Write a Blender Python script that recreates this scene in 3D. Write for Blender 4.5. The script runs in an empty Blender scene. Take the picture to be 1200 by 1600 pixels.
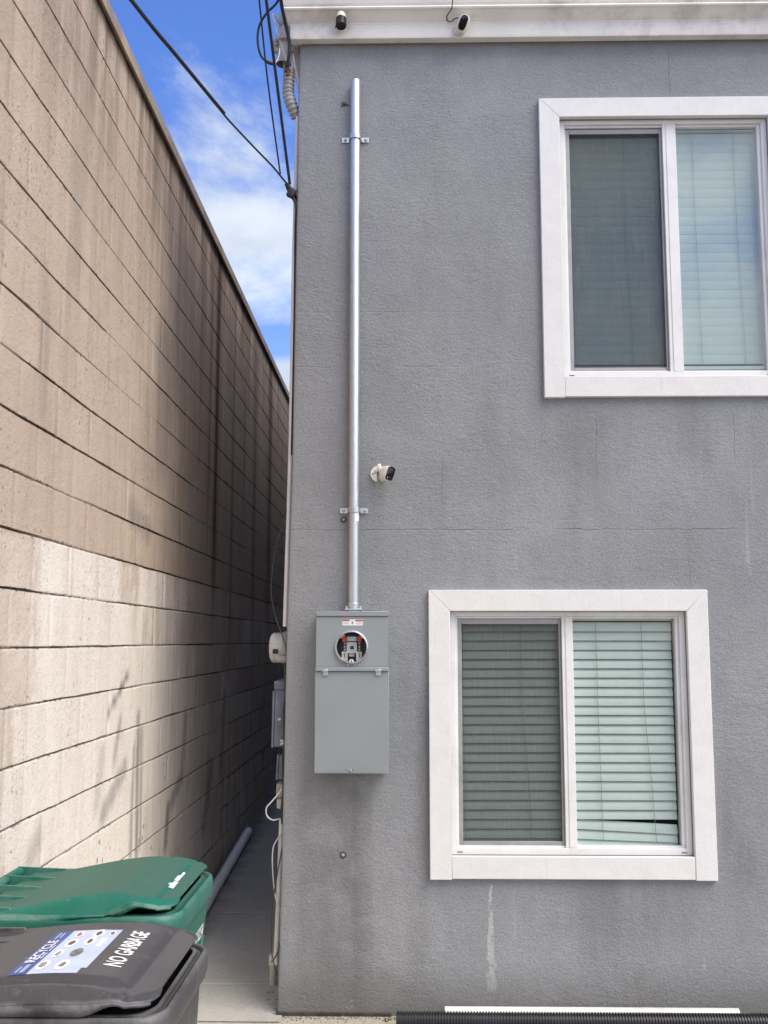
import bpy, bmesh, math, random
from mathutils import Vector, Matrix, noise
random.seed(7)
SC = bpy.context.scene
COL = SC.collection
R = math.radians

# ------------------------------------------------------------------ camera
F = 1620.0            # focal length in photo pixels (1200 wide)
CH = 1.79             # eye height
PITCH = math.atan(201 / F)
YAW = math.atan(30 * math.cos(PITCH) / F)
CAM = Vector((0, 0, CH))
RIGHT = Vector((math.cos(YAW), math.sin(YAW), 0))
UP = Vector((math.sin(YAW) * math.sin(PITCH), -math.cos(YAW) * math.sin(PITCH), math.cos(PITCH)))
DIR = Vector((-math.sin(YAW) * math.cos(PITCH), math.cos(YAW) * math.cos(PITCH), math.sin(PITCH)))

def ray(px, py):
    return DIR + RIGHT * ((px - 600) / F) - UP * ((py - 800) / F)
def atY(px, py, y):
    d = ray(px, py); return CAM + d * (y / d.y)
def atX(px, py, x):
    d = ray(px, py); return CAM + d * (x / d.x)
def atZ(px, py, z):
    d = ray(px, py); return CAM + d * ((z - CH) / d.z)

cam = bpy.data.cameras.new('camera'); co = bpy.data.objects.new('camera', cam); COL.objects.link(co)
co.location = CAM; co.rotation_euler = (math.pi / 2 + PITCH, 0, YAW)
cam.sensor_fit = 'HORIZONTAL'; cam.sensor_width = 36; cam.lens = 36 * F / 1200
cam.clip_start = 0.05; cam.clip_end = 3000
SC.camera = co

# ------------------------------------------------------------------ mesh builder
class MB:
    def __init__(s): s.v = []; s.f = []; s.m = []
    def add(s, vs, fs, mi=0):
        o = len(s.v); s.v += [tuple(p) for p in vs]
        for f in fs: s.f.append(tuple(i + o for i in f)); s.m.append(mi)
        return s
    def box(s, x0, x1, y0, y1, z0, z1, mi=0, M=None):
        vs = [Vector(p) for p in ((x0,y0,z0),(x1,y0,z0),(x1,y1,z0),(x0,y1,z0),(x0,y0,z1),(x1,y0,z1),(x1,y1,z1),(x0,y1,z1))]
        if M: vs = [M @ p for p in vs]
        return s.add(vs, [(0,3,2,1),(4,5,6,7),(0,1,5,4),(1,2,6,5),(2,3,7,6),(3,0,4,7)], mi)
    def rbox(s, size, r, M, seg=3, mi=0):
        bm = bmesh.new(); bmesh.ops.create_cube(bm, size=1)
        bmesh.ops.scale(bm, vec=size, verts=bm.verts)
        bmesh.ops.bevel(bm, geom=bm.edges[:], offset=r, segments=seg, profile=.5, affect='EDGES')
        bm.verts.index_update()
        s.add([M @ v.co for v in bm.verts], [[v.index for v in f.verts] for f in bm.faces], mi); bm.free(); return s
    def tube(s, pts, r, seg=10, caps=True, mi=0):
        pts = [Vector(p) for p in pts]; n = len(pts)
        rs = r if isinstance(r, (list, tuple)) else [r] * n
        t0 = (pts[1] - pts[0]).normalized()
        a = t0.orthogonal().normalized(); vs = []
        for i, p in enumerate(pts):
            t = (pts[min(i+1, n-1)] - pts[max(i-1, 0)]).normalized()
            a = (a - t * a.dot(t)).normalized(); b = t.cross(a)
            for k in range(seg):
                an = 2 * math.pi * k / seg
                vs.append(p + (a * math.cos(an) + b * math.sin(an)) * rs[i])
        fs = [(i*seg+k, i*seg+(k+1) % seg, (i+1)*seg+(k+1) % seg, (i+1)*seg+k) for i in range(n-1) for k in range(seg)]
        if caps: fs += [tuple(reversed(range(seg))), tuple(range((n-1)*seg, n*seg))]
        return s.add(vs, fs, mi)
    def lathe(s, prof, org, ax, seg=32, mi=0, arc=None):
        ax = Vector(ax).normalized(); a = ax.orthogonal().normalized(); b = ax.cross(a); org = Vector(org); vs = []
        for r, h in prof:
            for k in range(seg):
                an = 2 * math.pi * k / seg
                vs.append(org + ax * h + (a * math.cos(an) + b * math.sin(an)) * max(r, 1e-5))
        n = len(prof)
        fs = [(i*seg+k, i*seg+(k+1) % seg, (i+1)*seg+(k+1) % seg, (i+1)*seg+k) for i in range(n-1) for k in range(seg)]
        return s.add(vs, fs, mi)
    def prism(s, pts, off, mi=0):
        n = len(pts); pts = [Vector(p) for p in pts]; off = Vector(off)
        vs = pts + [p + off for p in pts]
        return s.add(vs, [tuple(range(n)), tuple(reversed(range(n, 2*n)))] + [(i, i+n, (i+1) % n + n, (i+1) % n) for i in range(n)], mi)
    def loft(s, rings, capa=True, capb=True, mi=0):
        n = len(rings[0]); vs = [p for r in rings for p in r]
        fs = [(i*n+k, i*n+(k+1) % n, (i+1)*n+(k+1) % n, (i+1)*n+k) for i in range(len(rings)-1) for k in range(n)]
        if capa: fs.append(tuple(reversed(range(n))))
        if capb: fs.append(tuple(range((len(rings)-1)*n, len(rings)*n)))
        return s.add(vs, fs, mi)
    def grid(s, fn, nu, nv, mi=0):
        vs = [fn(i / nu, j / nv) for i in range(nu+1) for j in range(nv+1)]
        return s.add(vs, [(i*(nv+1)+j, (i+1)*(nv+1)+j, (i+1)*(nv+1)+j+1, i*(nv+1)+j+1) for i in range(nu) for j in range(nv)], mi)
    def disc(s, c, n, r, seg=24, mi=0, sy=1.0):
        n = Vector(n).normalized(); a = n.orthogonal().normalized(); b = n.cross(a); c = Vector(c)
        return s.add([c + a*math.cos(2*math.pi*k/seg)*r + b*math.sin(2*math.pi*k/seg)*r*sy for k in range(seg)], [tuple(range(seg))], mi)
    def build(s, name, mats, parent=None, bev=0, ang=35, solid=0, normals=True):
        if not isinstance(mats, (list, tuple)): mats = [mats]
        off = Vector(parent.get('_w', (0,0,0))) if parent else Vector((0,0,0))
        me = bpy.data.meshes.new(name)
        me.from_pydata([tuple(Vector(p) - off) for p in s.v], [], s.f)
        for m in mats: me.materials.append(m)
        if len(mats) > 1:
            for p, mi in zip(me.polygons, s.m): p.material_index = mi
        if normals:
            bm = bmesh.new(); bm.from_mesh(me); bmesh.ops.recalc_face_normals(bm, faces=bm.faces); bm.to_mesh(me); bm.free()
        me.shade_smooth(); me.set_sharp_from_angle(angle=R(ang))
        o = bpy.data.objects.new(name, me); COL.objects.link(o)
        if parent: o.parent = parent; o['_w'] = tuple(off)
        if solid:
            m = o.modifiers.new('thickness', 'SOLIDIFY'); m.thickness = solid; m.offset = -1
        if bev:
            m = o.modifiers.new('edge', 'BEVEL'); m.width = bev; m.segments = 2; m.limit_method = 'ANGLE'; m.angle_limit = R(40)
        return o

def thing(name, label, cat, loc, group=None):
    o = bpy.data.objects.new(name, None); COL.objects.link(o); o.location = loc; o.empty_display_size = .1
    o['_w'] = tuple(loc); return tag(o, label, cat, group)
def tag(o, label, cat, group=None):
    o['label'] = label; o['category'] = cat
    if group: o['group'] = group
    return o
def origin(o, p):
    """move a one-mesh thing's origin to p"""
    p = Vector(p); o.data.transform(Matrix.Translation(-p)); o.location = p; return o
def frame(org, x, y, z):
    M = Matrix.Identity(4)
    for i, a in enumerate((x, y, z)):
        a = Vector(a).normalized()
        for j in range(3): M[j][i] = a[j]
    for j in range(3): M[j][3] = org[j]
    return M

# ------------------------------------------------------------------ material helpers
class NT:
    def __init__(s, name, world=None):
        if world is None:
            s.m = bpy.data.materials.new(name); s.m.use_nodes = True; s.t = s.m.node_tree
        else:
            s.m = world; s.t = world.node_tree
        s.t.nodes.clear()
    def n(s, typ, **kw):
        nd = s.t.nodes.new(typ)
        for k, v in kw.items(): setattr(nd, k, v)
        return nd
    def put(s, sock, v):
        if isinstance(v, bpy.types.NodeSocket): s.t.links.new(v, sock)
        elif isinstance(v, (tuple, list)):
            sock.default_value = (*v, 1) if (sock.type == 'RGBA' and len(v) == 3) else v
        else: sock.default_value = v
    def math(s, op, a, b=0, c=0, clamp=False):
        nd = s.n('ShaderNodeMath', operation=op, use_clamp=clamp)
        for i, v in enumerate((a, b, c)): s.put(nd.inputs[i], v)
        return nd.outputs[0]
    def mul(s, *a):
        r = a[0]
        for b in a[1:]: r = s.math('MULTIPLY', r, b)
        return r
    def add(s, *a):
        r = a[0]
        for b in a[1:]: r = s.math('ADD', r, b)
        return r
    def sub(s, a, b): return s.math('SUBTRACT', a, b)
    def inv(s, a): return s.math('SUBTRACT', 1, a)
    def ss(s, v, lo, hi, o0=0, o1=1):
        nd = s.n('ShaderNodeMapRange', interpolation_type='SMOOTHSTEP')
        for i, x in enumerate((v, lo, hi, o0, o1)): s.put(nd.inputs[i], x)
        return nd.outputs[0]
    def band(s, v, lo, hi, soft):
        return s.mul(s.ss(v, lo - soft, lo + soft), s.inv(s.ss(v, hi - soft, hi + soft)))
    def mix(s, fac, a, b, mode='MIX'):
        nd = s.n('ShaderNodeMix', data_type='RGBA', blend_type=mode)
        s.put(nd.inputs[0], fac); s.put(nd.inputs[6], a); s.put(nd.inputs[7], b); return nd.outputs[2]
    def obj(s): return s.n('ShaderNodeTexCoord').outputs['Object']
    def pos(s): return s.n('ShaderNodeNewGeometry').outputs['Position']
    def xyz(s, v):
        nd = s.n('ShaderNodeSeparateXYZ'); s.put(nd.inputs[0], v); return nd.outputs
    def vec(s, x, y, z):
        nd = s.n('ShaderNodeCombineXYZ')
        for i, q in enumerate((x, y, z)): s.put(nd.inputs[i], q)
        return nd.outputs[0]
    def sc(s, v, k):
        nd = s.n('ShaderNodeVectorMath', operation='MULTIPLY'); s.put(nd.inputs[0], v); s.put(nd.inputs[1], k if isinstance(k, (tuple, list)) else (k, k, k)); return nd.outputs[0]
    def noise(s, v, scale, det=4, rough=.55, dist=0):
        nd = s.n('ShaderNodeTexNoise'); s.put(nd.inputs['Vector'], v); s.put(nd.inputs['Scale'], scale)
        s.put(nd.inputs['Detail'], det); s.put(nd.inputs['Roughness'], rough); s.put(nd.inputs['Distortion'], dist); return nd.outputs[0]
    def white(s, v):
        nd = s.n('ShaderNodeTexWhiteNoise', noise_dimensions='3D'); s.put(nd.inputs[0], v); return nd.outputs[0]
    def voro(s, v, scale, rnd=1):
        nd = s.n('ShaderNodeTexVoronoi'); s.put(nd.inputs['Vector'], v); s.put(nd.inputs['Scale'], scale); s.put(nd.inputs['Randomness'], rnd); return nd.outputs
    def attr(s, name):
        return s.n('ShaderNodeAttribute', attribute_name=name).outputs['Fac']
    def bump(s, h, dist, strength=1, normal=None):
        nd = s.n('ShaderNodeBump'); s.put(nd.inputs['Height'], h); s.put(nd.inputs['Distance'], dist); s.put(nd.inputs['Strength'], strength)
        if normal is not None: s.put(nd.inputs['Normal'], normal)
        return nd.outputs[0]
    def out(s, col, rough=.6, metal=0, normal=None, spec=.5):
        b = s.n('ShaderNodeBsdfPrincipled')
        s.put(b.inputs['Base Color'], col); s.put(b.inputs['Roughness'], rough); s.put(b.inputs['Metallic'], metal); s.put(b.inputs['Specular IOR Level'], spec)
        if normal is not None: s.put(b.inputs['Normal'], normal)
        o = s.n('ShaderNodeOutputMaterial'); s.t.links.new(b.outputs[0], o.inputs[0]); return s.m

def simple(name, col, rough=.5, metal=0, var=.15, scale=12, bump=.0, dirt=None, spec=.5, streak=False):
    t = NT(name); p = t.pos()
    q = t.sc(p, (1, 1, .12)) if streak else p
    a = t.noise(q, scale, 5, .6)
    c = t.mix(t.ss(a, .3, .7), tuple(x * (1 - var) for x in col), tuple(min(1, x * (1 + var)) for x in col))
    if dirt: c = t.mix(t.mul(t.ss(t.noise(p, scale * .6, 6, .7), .52, .72), dirt[3]), c, dirt[:3])
    nm = t.bump(t.noise(p, scale * 20, 3, .6), bump) if bump else None
    rr = t.ss(t.noise(p, scale * 2, 4), .3, .7, rough * .85, min(1, rough * 1.15))
    return t.out(c, rr, metal, nm, spec)

def white_trim():
    t = NT('painted_trim_white'); p = t.pos()
    c = t.mix(t.ss(t.noise(p, 9, 6, .7), .35, .75), (.77, .765, .745), (.715, .705, .685))
    sp = t.voro(p, 7)[0]
    c = t.mix(t.mul(t.ss(t.noise(t.sc(p, (60, 60, 6)), 1, 3), .58, .75), .14), c, (.42, .40, .37))
    c = t.mix(t.mul(t.inv(t.ss(sp, .03, .075)), .35), c, (.86, .86, .84))
    c = t.mix(t.mul(t.ss(t.noise(p, 30, 6, .75), .60, .72), .14), c, (.45, .43, .39))
    return t.out(c, .55, 0, t.bump(t.noise(p, 160, 4, .6), .0016), .35)

def stucco():
    t = NT('grey_stucco'); p = t.pos(); x, y, z = t.xyz(p)
    big = t.noise(p, 1.1, 5, .6); med = t.noise(p, 5, 5, .65); streak = t.noise(t.sc(p, (1, 1, .16)), 5.5, 5, .6)
    c = t.mix(t.ss(big, .3, .7), STUC[0], STUC[1])
    c = t.mix(t.mul(t.ss(med, .42, .75), .30), c, STUC[2])
    c = t.mix(t.mul(t.ss(streak, .5, .78), .42), c, STUC[3])
    # lighter blotches
    c = t.mix(t.mul(t.ss(t.noise(t.sc(p, (1, 1, .6)), 2.2, 6, .68), .50, .70), .48), c, (.37, .37, .39))
    wob = t.sub(t.noise(t.vec(0, 0, z), 4, 4), .5)
    def streak_at(cx, w, z0, z1, wobble=.06, soft=.02):
        d = t.math('ABSOLUTE', t.sub(t.add(x, t.mul(wob, wobble)), cx))
        return t.mul(t.inv(t.ss(d, w * .4, w)), t.band(z, z0, z1, soft))
    # dark run below the meter box to the ground
    for (cx, w, z0, z1, k) in ((-.30, .13, .05, 1.32, .38), (-.20, .07, .0, 1.2, .28), (-.45, .10, .1, 1.2, .25), (.06, .07, .2, .9, .16)):
        m = streak_at(cx, w, z0, z1, .08, .12)
        c = t.mix(t.mul(m, t.ss(med, .25, .6), k), c, (.105, .10, .095))
    # damp patches beside and under the windows
    for (cx, w, z0, z1, k) in ((.13, .085, .62, 1.5, .36), (1.66, .13, .62, 1.25, .38), (1.0, .5, .35, .68, .25), (.22, .06, .35, .62, .35), (1.1, .9, 2.62, 2.98, .18)):
        m = streak_at(cx, w, z0, z1, .13, .13)
        c = t.mix(t.mul(m, t.ss(streak, .36, .6), k), c, (.125, .125, .13))
    # pale runs
    for (px, py0, py1, w, k) in ((766, 1383, 1548, .038, .9), (803, 1388, 1470, .012, .3), (1165, 780, 900, .02, .3), (1100, 1500, 1516, .016, .5), (806, 840, 890, .014, .25), (1172, 700, 800, .014, .22)):
        a = atY(px, py0, YF); b = atY(px, py1, YF)
        tap = t.ss(z, a.z, b.z, .25, 1); dd = t.math('ABSOLUTE', t.sub(t.add(x, t.mul(t.sub(t.noise(t.vec(px, 0, z), 9, 5, .65), .5), w * 1.6)), a.x))
        m = t.mul(t.inv(t.ss(t.math('DIVIDE', dd, tap), w * .45, w * .8)), t.band(z, b.z, a.z, .012), t.ss(t.noise(t.sc(p, (1, 1, .35)), 45, 4), .3, .52))
        c = t.mix(t.mul(m, k), c, (.50, .50, .51))
    # horizontal hairline cracks
    crack = None
    for (py, k) in ((828, .8), (573, .4), (487, .2)):
        zz = atY(700, py, YF).z
        d = t.math('ABSOLUTE', t.sub(t.add(z, t.mul(t.sub(t.noise(t.vec(x, 0, 0), 3, 7, .75), .5), .055)), zz))
        m = t.mul(t.inv(t.ss(d, .0015, .0045)), t.ss(t.noise(t.vec(x, py, 0), 2.5, 3), .38, .6), k)
        crack = m if crack is None else t.math('MAXIMUM', crack, m)
    for (px, py0, py1, k) in ((1043, 80, 150, .6), (930, 655, 750, .5), (690, 715, 790, .4), (1145, 645, 725, .4), (1075, 870, 915, .3)):
        a = atY(px, py0, YF); b = atY(px, py1, YF)
        d = t.math('ABSOLUTE', t.sub(t.add(x, t.mul(t.sub(t.noise(t.vec(0, px, z), 5, 6, .7), .5), .05)), a.x))
        m = t.mul(t.inv(t.ss(d, .001, .004)), t.band(z, b.z, a.z, .03), k)
        crack = t.math('MAXIMUM', crack, m)
    c = t.mix(t.mul(crack, .28), c, (.09, .09, .09))
    # grime at the foot
    foot = t.inv(t.ss(t.add(z, t.mul(t.sub(med, .5), .25)), .02, .30))
    c = t.mix(t.mul(foot, .55), c, (.135, .125, .105))
    chip = t.mul(t.ss(t.noise(p, 14, 5, .7), .58, .66), t.inv(t.ss(z, .08, .17)), t.inv(t.ss(x, -.3, -.1)))
    c = t.mix(t.mul(chip, .7), c, (.36, .34, .28))
    # rust round old fixings
    for (px, py, r) in ((536, 1336, .022), (537, 163, .02), (537, 812, .022)):
        a = atY(px, py, YF)
        d = t.math('POWER', t.add(t.math('POWER', t.sub(x, a.x), 2), t.math('POWER', t.sub(z, a.z), 2)), .5)
        d = t.add(d, t.mul(t.sub(t.noise(p, 50, 3), .5), .02))
        c = t.mix(t.mul(t.inv(t.ss(d, r * .4, r)), .75), c, (.10, .065, .045))
    fine = t.noise(p, 95, 5, .65); lump = t.noise(t.sc(p, (1, 1, 1.7)), 34, 5, .62, .25)
    c = t.mix(t.mul(t.ss(fine, .35, .65), .22), c, (.10, .10, .108))
    patch = t.ss(t.noise(p, 1.7, 4, .6), .42, .62, .35, 1)
    rg = t.noise(t.sc(p, (1, 1, 2.4)), 11, 6, .66, .8); ridge = t.mul(t.inv(t.math('ABSOLUTE', t.sub(t.mul(rg, 2), 1))), t.ss(t.noise(p, 2.3, 3), .45, .65))
    ridge = t.math('POWER', ridge, 4)
    h = t.add(t.mul(fine, .62), t.mul(lump, patch, .70), t.mul(ridge, .26), t.mul(med, .7), t.mul(crack, -.5), t.mul(chip, -.5))
    return t.out(c, .9, 0, t.bump(h, .0075, 1), .2)

def block_paint():
    t = NT('painted_block'); p = t.pos(); x, y, z = t.xyz(p)
    grv = t.attr('groove'); wh = t.attr('white'); sm = t.attr('scuff'); top = t.attr('topstain'); br = t.attr('rust')
    row = t.math('FLOOR', t.math('DIVIDE', t.sub(z, ZJ), HB)); par = t.math('MODULO', t.math('ABSOLUTE', row), 2)
    colm = t.math('FLOOR', t.math('DIVIDE', t.sub(t.add(y, t.mul(par, LB / 2)), YJ), LB))
    blk = t.white(t.vec(row, colm, 3.1)); 
    sub = t.white(t.vec(row, t.math('FLOOR', t.mul(y, 11)), 7.7))
    streak = t.noise(t.sc(p, (1, 1, .10)), 9, 5, .62); med = t.noise(p, 4, 6, .65); fine = t.noise(p, 70, 4, .7)
    c = t.mix(t.ss(med, .3, .7), WALLC[0], WALLC[1])
    c = t.mix(t.mul(blk, .25), c, WALLC[2])
    c = t.mix(t.mul(t.ss(streak, .48, .7), .45), c, WALLC[3])
    # white-wash coat, ends in blocky and streaky edges
    w = t.add(wh, t.mul(t.sub(blk, .5), .16), t.mul(t.sub(streak, .5), 1.3), t.mul(t.sub(sub, .5), .18), t.mul(t.sub(med, .5), .5))
    wm = t.ss(w, .32, .72)
    wc = t.mix(t.ss(t.noise(t.sc(p, (1, 1, .25)), 7, 5, .65), .35, .7), (.83, .765, .68), (.74, .67, .59))
    wc = t.mix(t.mul(t.ss(fine, .5, .75), .25), wc, (.50, .45, .39))
    c = t.mix(t.mul(t.inv(t.ss(z, ZJ + .36, ZJ + .41)), t.ss(med, .2, .6, .15, .42)), c, wc)
    c = t.mix(t.mul(wm, .90), c, wc)
    # mould under the coping and water runs
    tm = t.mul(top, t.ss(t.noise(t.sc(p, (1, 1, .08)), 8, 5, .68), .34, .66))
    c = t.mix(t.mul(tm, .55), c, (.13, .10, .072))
    c = t.mix(t.mul(br, t.ss(streak, .2, .55, .4, 1)), c, (.085, .045, .022))
    # dark scuffs and peeling spots
    c = t.mix(t.mul(sm, t.ss(t.noise(t.sc(p, (1, 1, .35)), 22, 5, .7), .15, .45), .92), c, (.17, .16, .158))
    sp = t.voro(t.sc(p, (1, .8, .5)), 22)
    spot = t.mul(t.inv(t.ss(sp[0], .10, .2)), t.ss(t.noise(p, 3, 3), .5, .62), t.inv(t.ss(z, .9, 1.3)), t.ss(y, 4.0, 4.4))
    c = t.mix(t.mul(spot, .85), c, (.07, .06, .055))
    chip = t.mul(t.ss(t.noise(p, 45, 4, .7), .62, .68), t.ss(t.noise(p, 2, 2), .45, .6))
    c = t.mix(t.mul(chip, .65), c, (.2, .16, .13))
    zc_ = t.add(z, t.mul(t.sub(t.noise(t.sc(p, (1, 1, .2)), 4.2, 4, .6), .5), .006))
    fr_ = t.sub(t.math('FRACT', t.add(t.math('DIVIDE', t.sub(zc_, ZJ), HB), .5)), .5)
    dj = t.mul(t.math('ABSOLUTE', fr_), HB)
    rag = t.noise(t.sc(p, (1, 1, 2.2)), 30, 5, .72)
    wj = t.add(.0010, t.mul(t.ss(rag, .50, .74), .011), t.mul(t.ss(t.noise(t.vec(0, y, row), 1.3, 3), .45, .65), .003))
    crum = t.mul(t.inv(t.ss(dj, t.mul(wj, .7), wj)), t.ss(t.noise(t.sc(p, (1, 1, .3)), 1.4, 3, .6), .40, .58, .12, 1))
    lip = t.mul(t.band(t.mul(fr_, -HB), .004, .011, .002), t.ss(t.noise(p, 9, 4, .7), .42, .62), wm)
    c = t.mix(t.mul(lip, .5), c, (.86, .81, .74))
    c = t.mix(t.mul(crum, .82), c, (.055, .040, .030))
    g = t.mul(grv, t.ss(t.noise(p, 30, 5, .75), .30, .52, .35, 1))
    c = t.mix(t.mul(g, t.inv(t.mul(wm, t.ss(med, .35, .6), .45)), .96), c, (.034, .026, .020))
    c = t.mix(t.mul(t.ss(fine, .52, .72), .16), c, (.24, .19, .15))
    c = t.mix(t.mul(t.ss(t.noise(t.sc(p, (1, 1, .4)), 2.6, 6, .7), .55, .72), t.inv(t.mul(wm, .7)), .30), c, (.27, .19, .13))
    h = t.add(t.mul(fine, .6), t.mul(t.noise(p, 22, 4), .6), t.mul(chip, -.6), t.mul(crum, -.9))
    return t.out(c, .88, 0, t.bump(h, .007, .9), .2)

def concrete(name, a, b, joints=None, bumpd=.004):
    t = NT(name); p = t.pos(); x, y, z = t.xyz(p)
    n1 = t.noise(p, 1.6, 6, .65); n2 = t.noise(p, 40, 5, .7); n3 = t.noise(t.sc(p, (1, .25, 1)), 4, 4, .6)
    c = t.mix(t.ss(n1, .3, .7), a, b)
    c = t.mix(t.mul(t.ss(n2, .45, .75), .35), c, tuple(q * .55 for q in a))
    c = t.mix(t.mul(t.ss(n3, .55, .75), .3), c, tuple(q * .6 for q in a))
    h = t.add(n2, t.mul(n1, .3))
    if joints:
        for jy, k in joints:
            d = t.math('ABSOLUTE', t.sub(t.add(y, t.mul(t.sub(t.noise(t.vec(x, jy, 0), 4, 3), .5), .03)), jy))
            m = t.inv(t.ss(d, .004, .016)); c = t.mix(t.mul(m, k), c, tuple(min(1, q * 1.5) for q in b)); h = t.sub(h, m)
        # darker edge along the painted wall
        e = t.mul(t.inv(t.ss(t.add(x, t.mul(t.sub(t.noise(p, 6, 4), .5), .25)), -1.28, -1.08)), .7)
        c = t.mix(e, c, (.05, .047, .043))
    return t.out(c, .85, 0, t.bump(h, bumpd), .3)

def plastic(name, col, dust, dk=.5, rough=.42):
    t = NT(name); p = t.pos(); nrm = t.xyz(t.n('ShaderNodeNewGeometry').outputs['Normal'])[2]
    up = t.ss(nrm, .955, .993)
    n = t.noise(p, 7, 6, .68); sc1 = t.noise(t.sc(p, (8, 40, 12)), 1, 5, .65); sc2 = t.noise(t.sc(p, (40, 6, 12)), 1, 4, .65)
    c = t.mix(t.ss(n, .3, .7), col, tuple(q * 1.18 for q in col))
    c = t.mix(t.mul(up, t.ss(n, .15, .6, .55, 1), dk), c, dust)
    c = t.mix(t.mul(t.ss(sc1, .64, .74), .28), c, tuple(min(1, q * 2.2 + .05) for q in col))
    c = t.mix(t.mul(t.ss(sc2, .66, .76), .2), c, tuple(min(1, q * 2.2 + .05) for q in col))
    c = t.mix(t.mul(t.ss(t.noise(p, 60, 3), .70, .74), .5), c, tuple(min(1, q * 1.6 + .12) for q in dust))
    pt = t.n('ShaderNodeNewGeometry').outputs['Pointiness']
    c = t.mix(t.mul(t.ss(pt, .515, .60), t.ss(n, .35, .6), .55), c, tuple(min(1, q * 1.7 + .10) for q in dust))
    sv = t.noise(t.sc(p, (14, 14, 2.2)), 1, 6, .7)
    c = t.mix(t.mul(t.inv(up), t.ss(sv, .60, .72), .30), c, tuple(min(1, q * 1.8 + .08) for q in dust))
    rr = t.add(rough, t.mul(up, .22), t.mul(t.sub(n, .5), .2))
    return t.out(c, rr, 0, t.bump(t.add(t.noise(p, 240, 3), t.mul(sc1, .6)), .0012), .45)

def galvanised():
    t = NT('galvanised_steel'); p = t.pos()
    v = t.voro(t.sc(p, (1, 1, .5)), 90)[1]
    n = t.noise(t.sc(p, (1, 1, .2)), 14, 5, .6)
    vv = t.n('ShaderNodeSeparateColor'); t.put(vv.inputs[0], v)
    c = t.mix(t.mul(vv.outputs[0], .5), (.62, .65, .68), (.50, .53, .56))
    c = t.mix(t.mul(t.ss(n, .5, .75), .5), c, (.42, .43, .44))
    return t.out(c, t.ss(n, .3, .7, .36, .50), .9, t.bump(n, .001))

def glass(name, f0):
    t = NT(name); tr = t.n('ShaderNodeBsdfTransparent'); gl = t.n('ShaderNodeBsdfGlossy'); lw = t.n('ShaderNodeLayerWeight'); mx = t.n('ShaderNodeMixShader')
    t.put(lw.inputs['Blend'], .5)
    t.put(tr.inputs[0], (.885, .958, .926)); t.put(gl.inputs['Roughness'], .0)
    p = t.pos(); t.put(gl.inputs['Normal'], t.bump(t.noise(p, 2.5, 2), .004, .5))
    fr = t.add(f0, t.mul(1 - f0, t.math('POWER', lw.outputs['Facing'], 5)))   # Schlick, the same from both sides
    t.t.links.new(fr, mx.inputs[0]); t.t.links.new(tr.outputs[0], mx.inputs[1]); t.t.links.new(gl.outputs[0], mx.inputs[2])
    o = t.n('ShaderNodeOutputMaterial'); t.t.links.new(mx.outputs[0], o.inputs[0]); return t.m

def screen_mesh():
    t = NT('insect_screen'); p = t.pos()
    tr = t.n('ShaderNodeBsdfTransparent'); df = t.n('ShaderNodeBsdfDiffuse'); mx = t.n('ShaderNodeMixShader')
    w = t.noise(t.sc(p, (160, 1, 5)), 1, 4, .7); w2 = t.noise(t.sc(p, (5, 1, 160)), 1, 3, .7)
    t.put(df.inputs[0], t.mix(t.ss(w, .45, .7), (.05, .053, .052), (.13, .135, .133)))
    t.put(mx.inputs[0], t.add(.47, t.mul(t.sub(w, .5), .35), t.mul(t.sub(w2, .5), .2)))
    t.t.links.new(tr.outputs[0], mx.inputs[1]); t.t.links.new(df.outputs[0], mx.inputs[2])
    o = t.n('ShaderNodeOutputMaterial'); t.t.links.new(mx.outputs[0], o.inputs[0]); return t.m

# ------------------------------------------------------------------ setting constants
YF = 5.23                       # front face of the grey building
XW = -1.33                      # face of the block wall
HB, LB = .2, .41                # block course and length
ZJ, YJ = CH - .025, 3.489       # a bed joint, a head joint
STUC = [(.288, .298, .307), (.348, .360, .370), (.246, .254, .260), (.222, .226, .227)]
WALLC = [(.50, .397, .312), (.56, .452, .362), (.47, .362, .29), (.365, .278, .21)]

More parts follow.
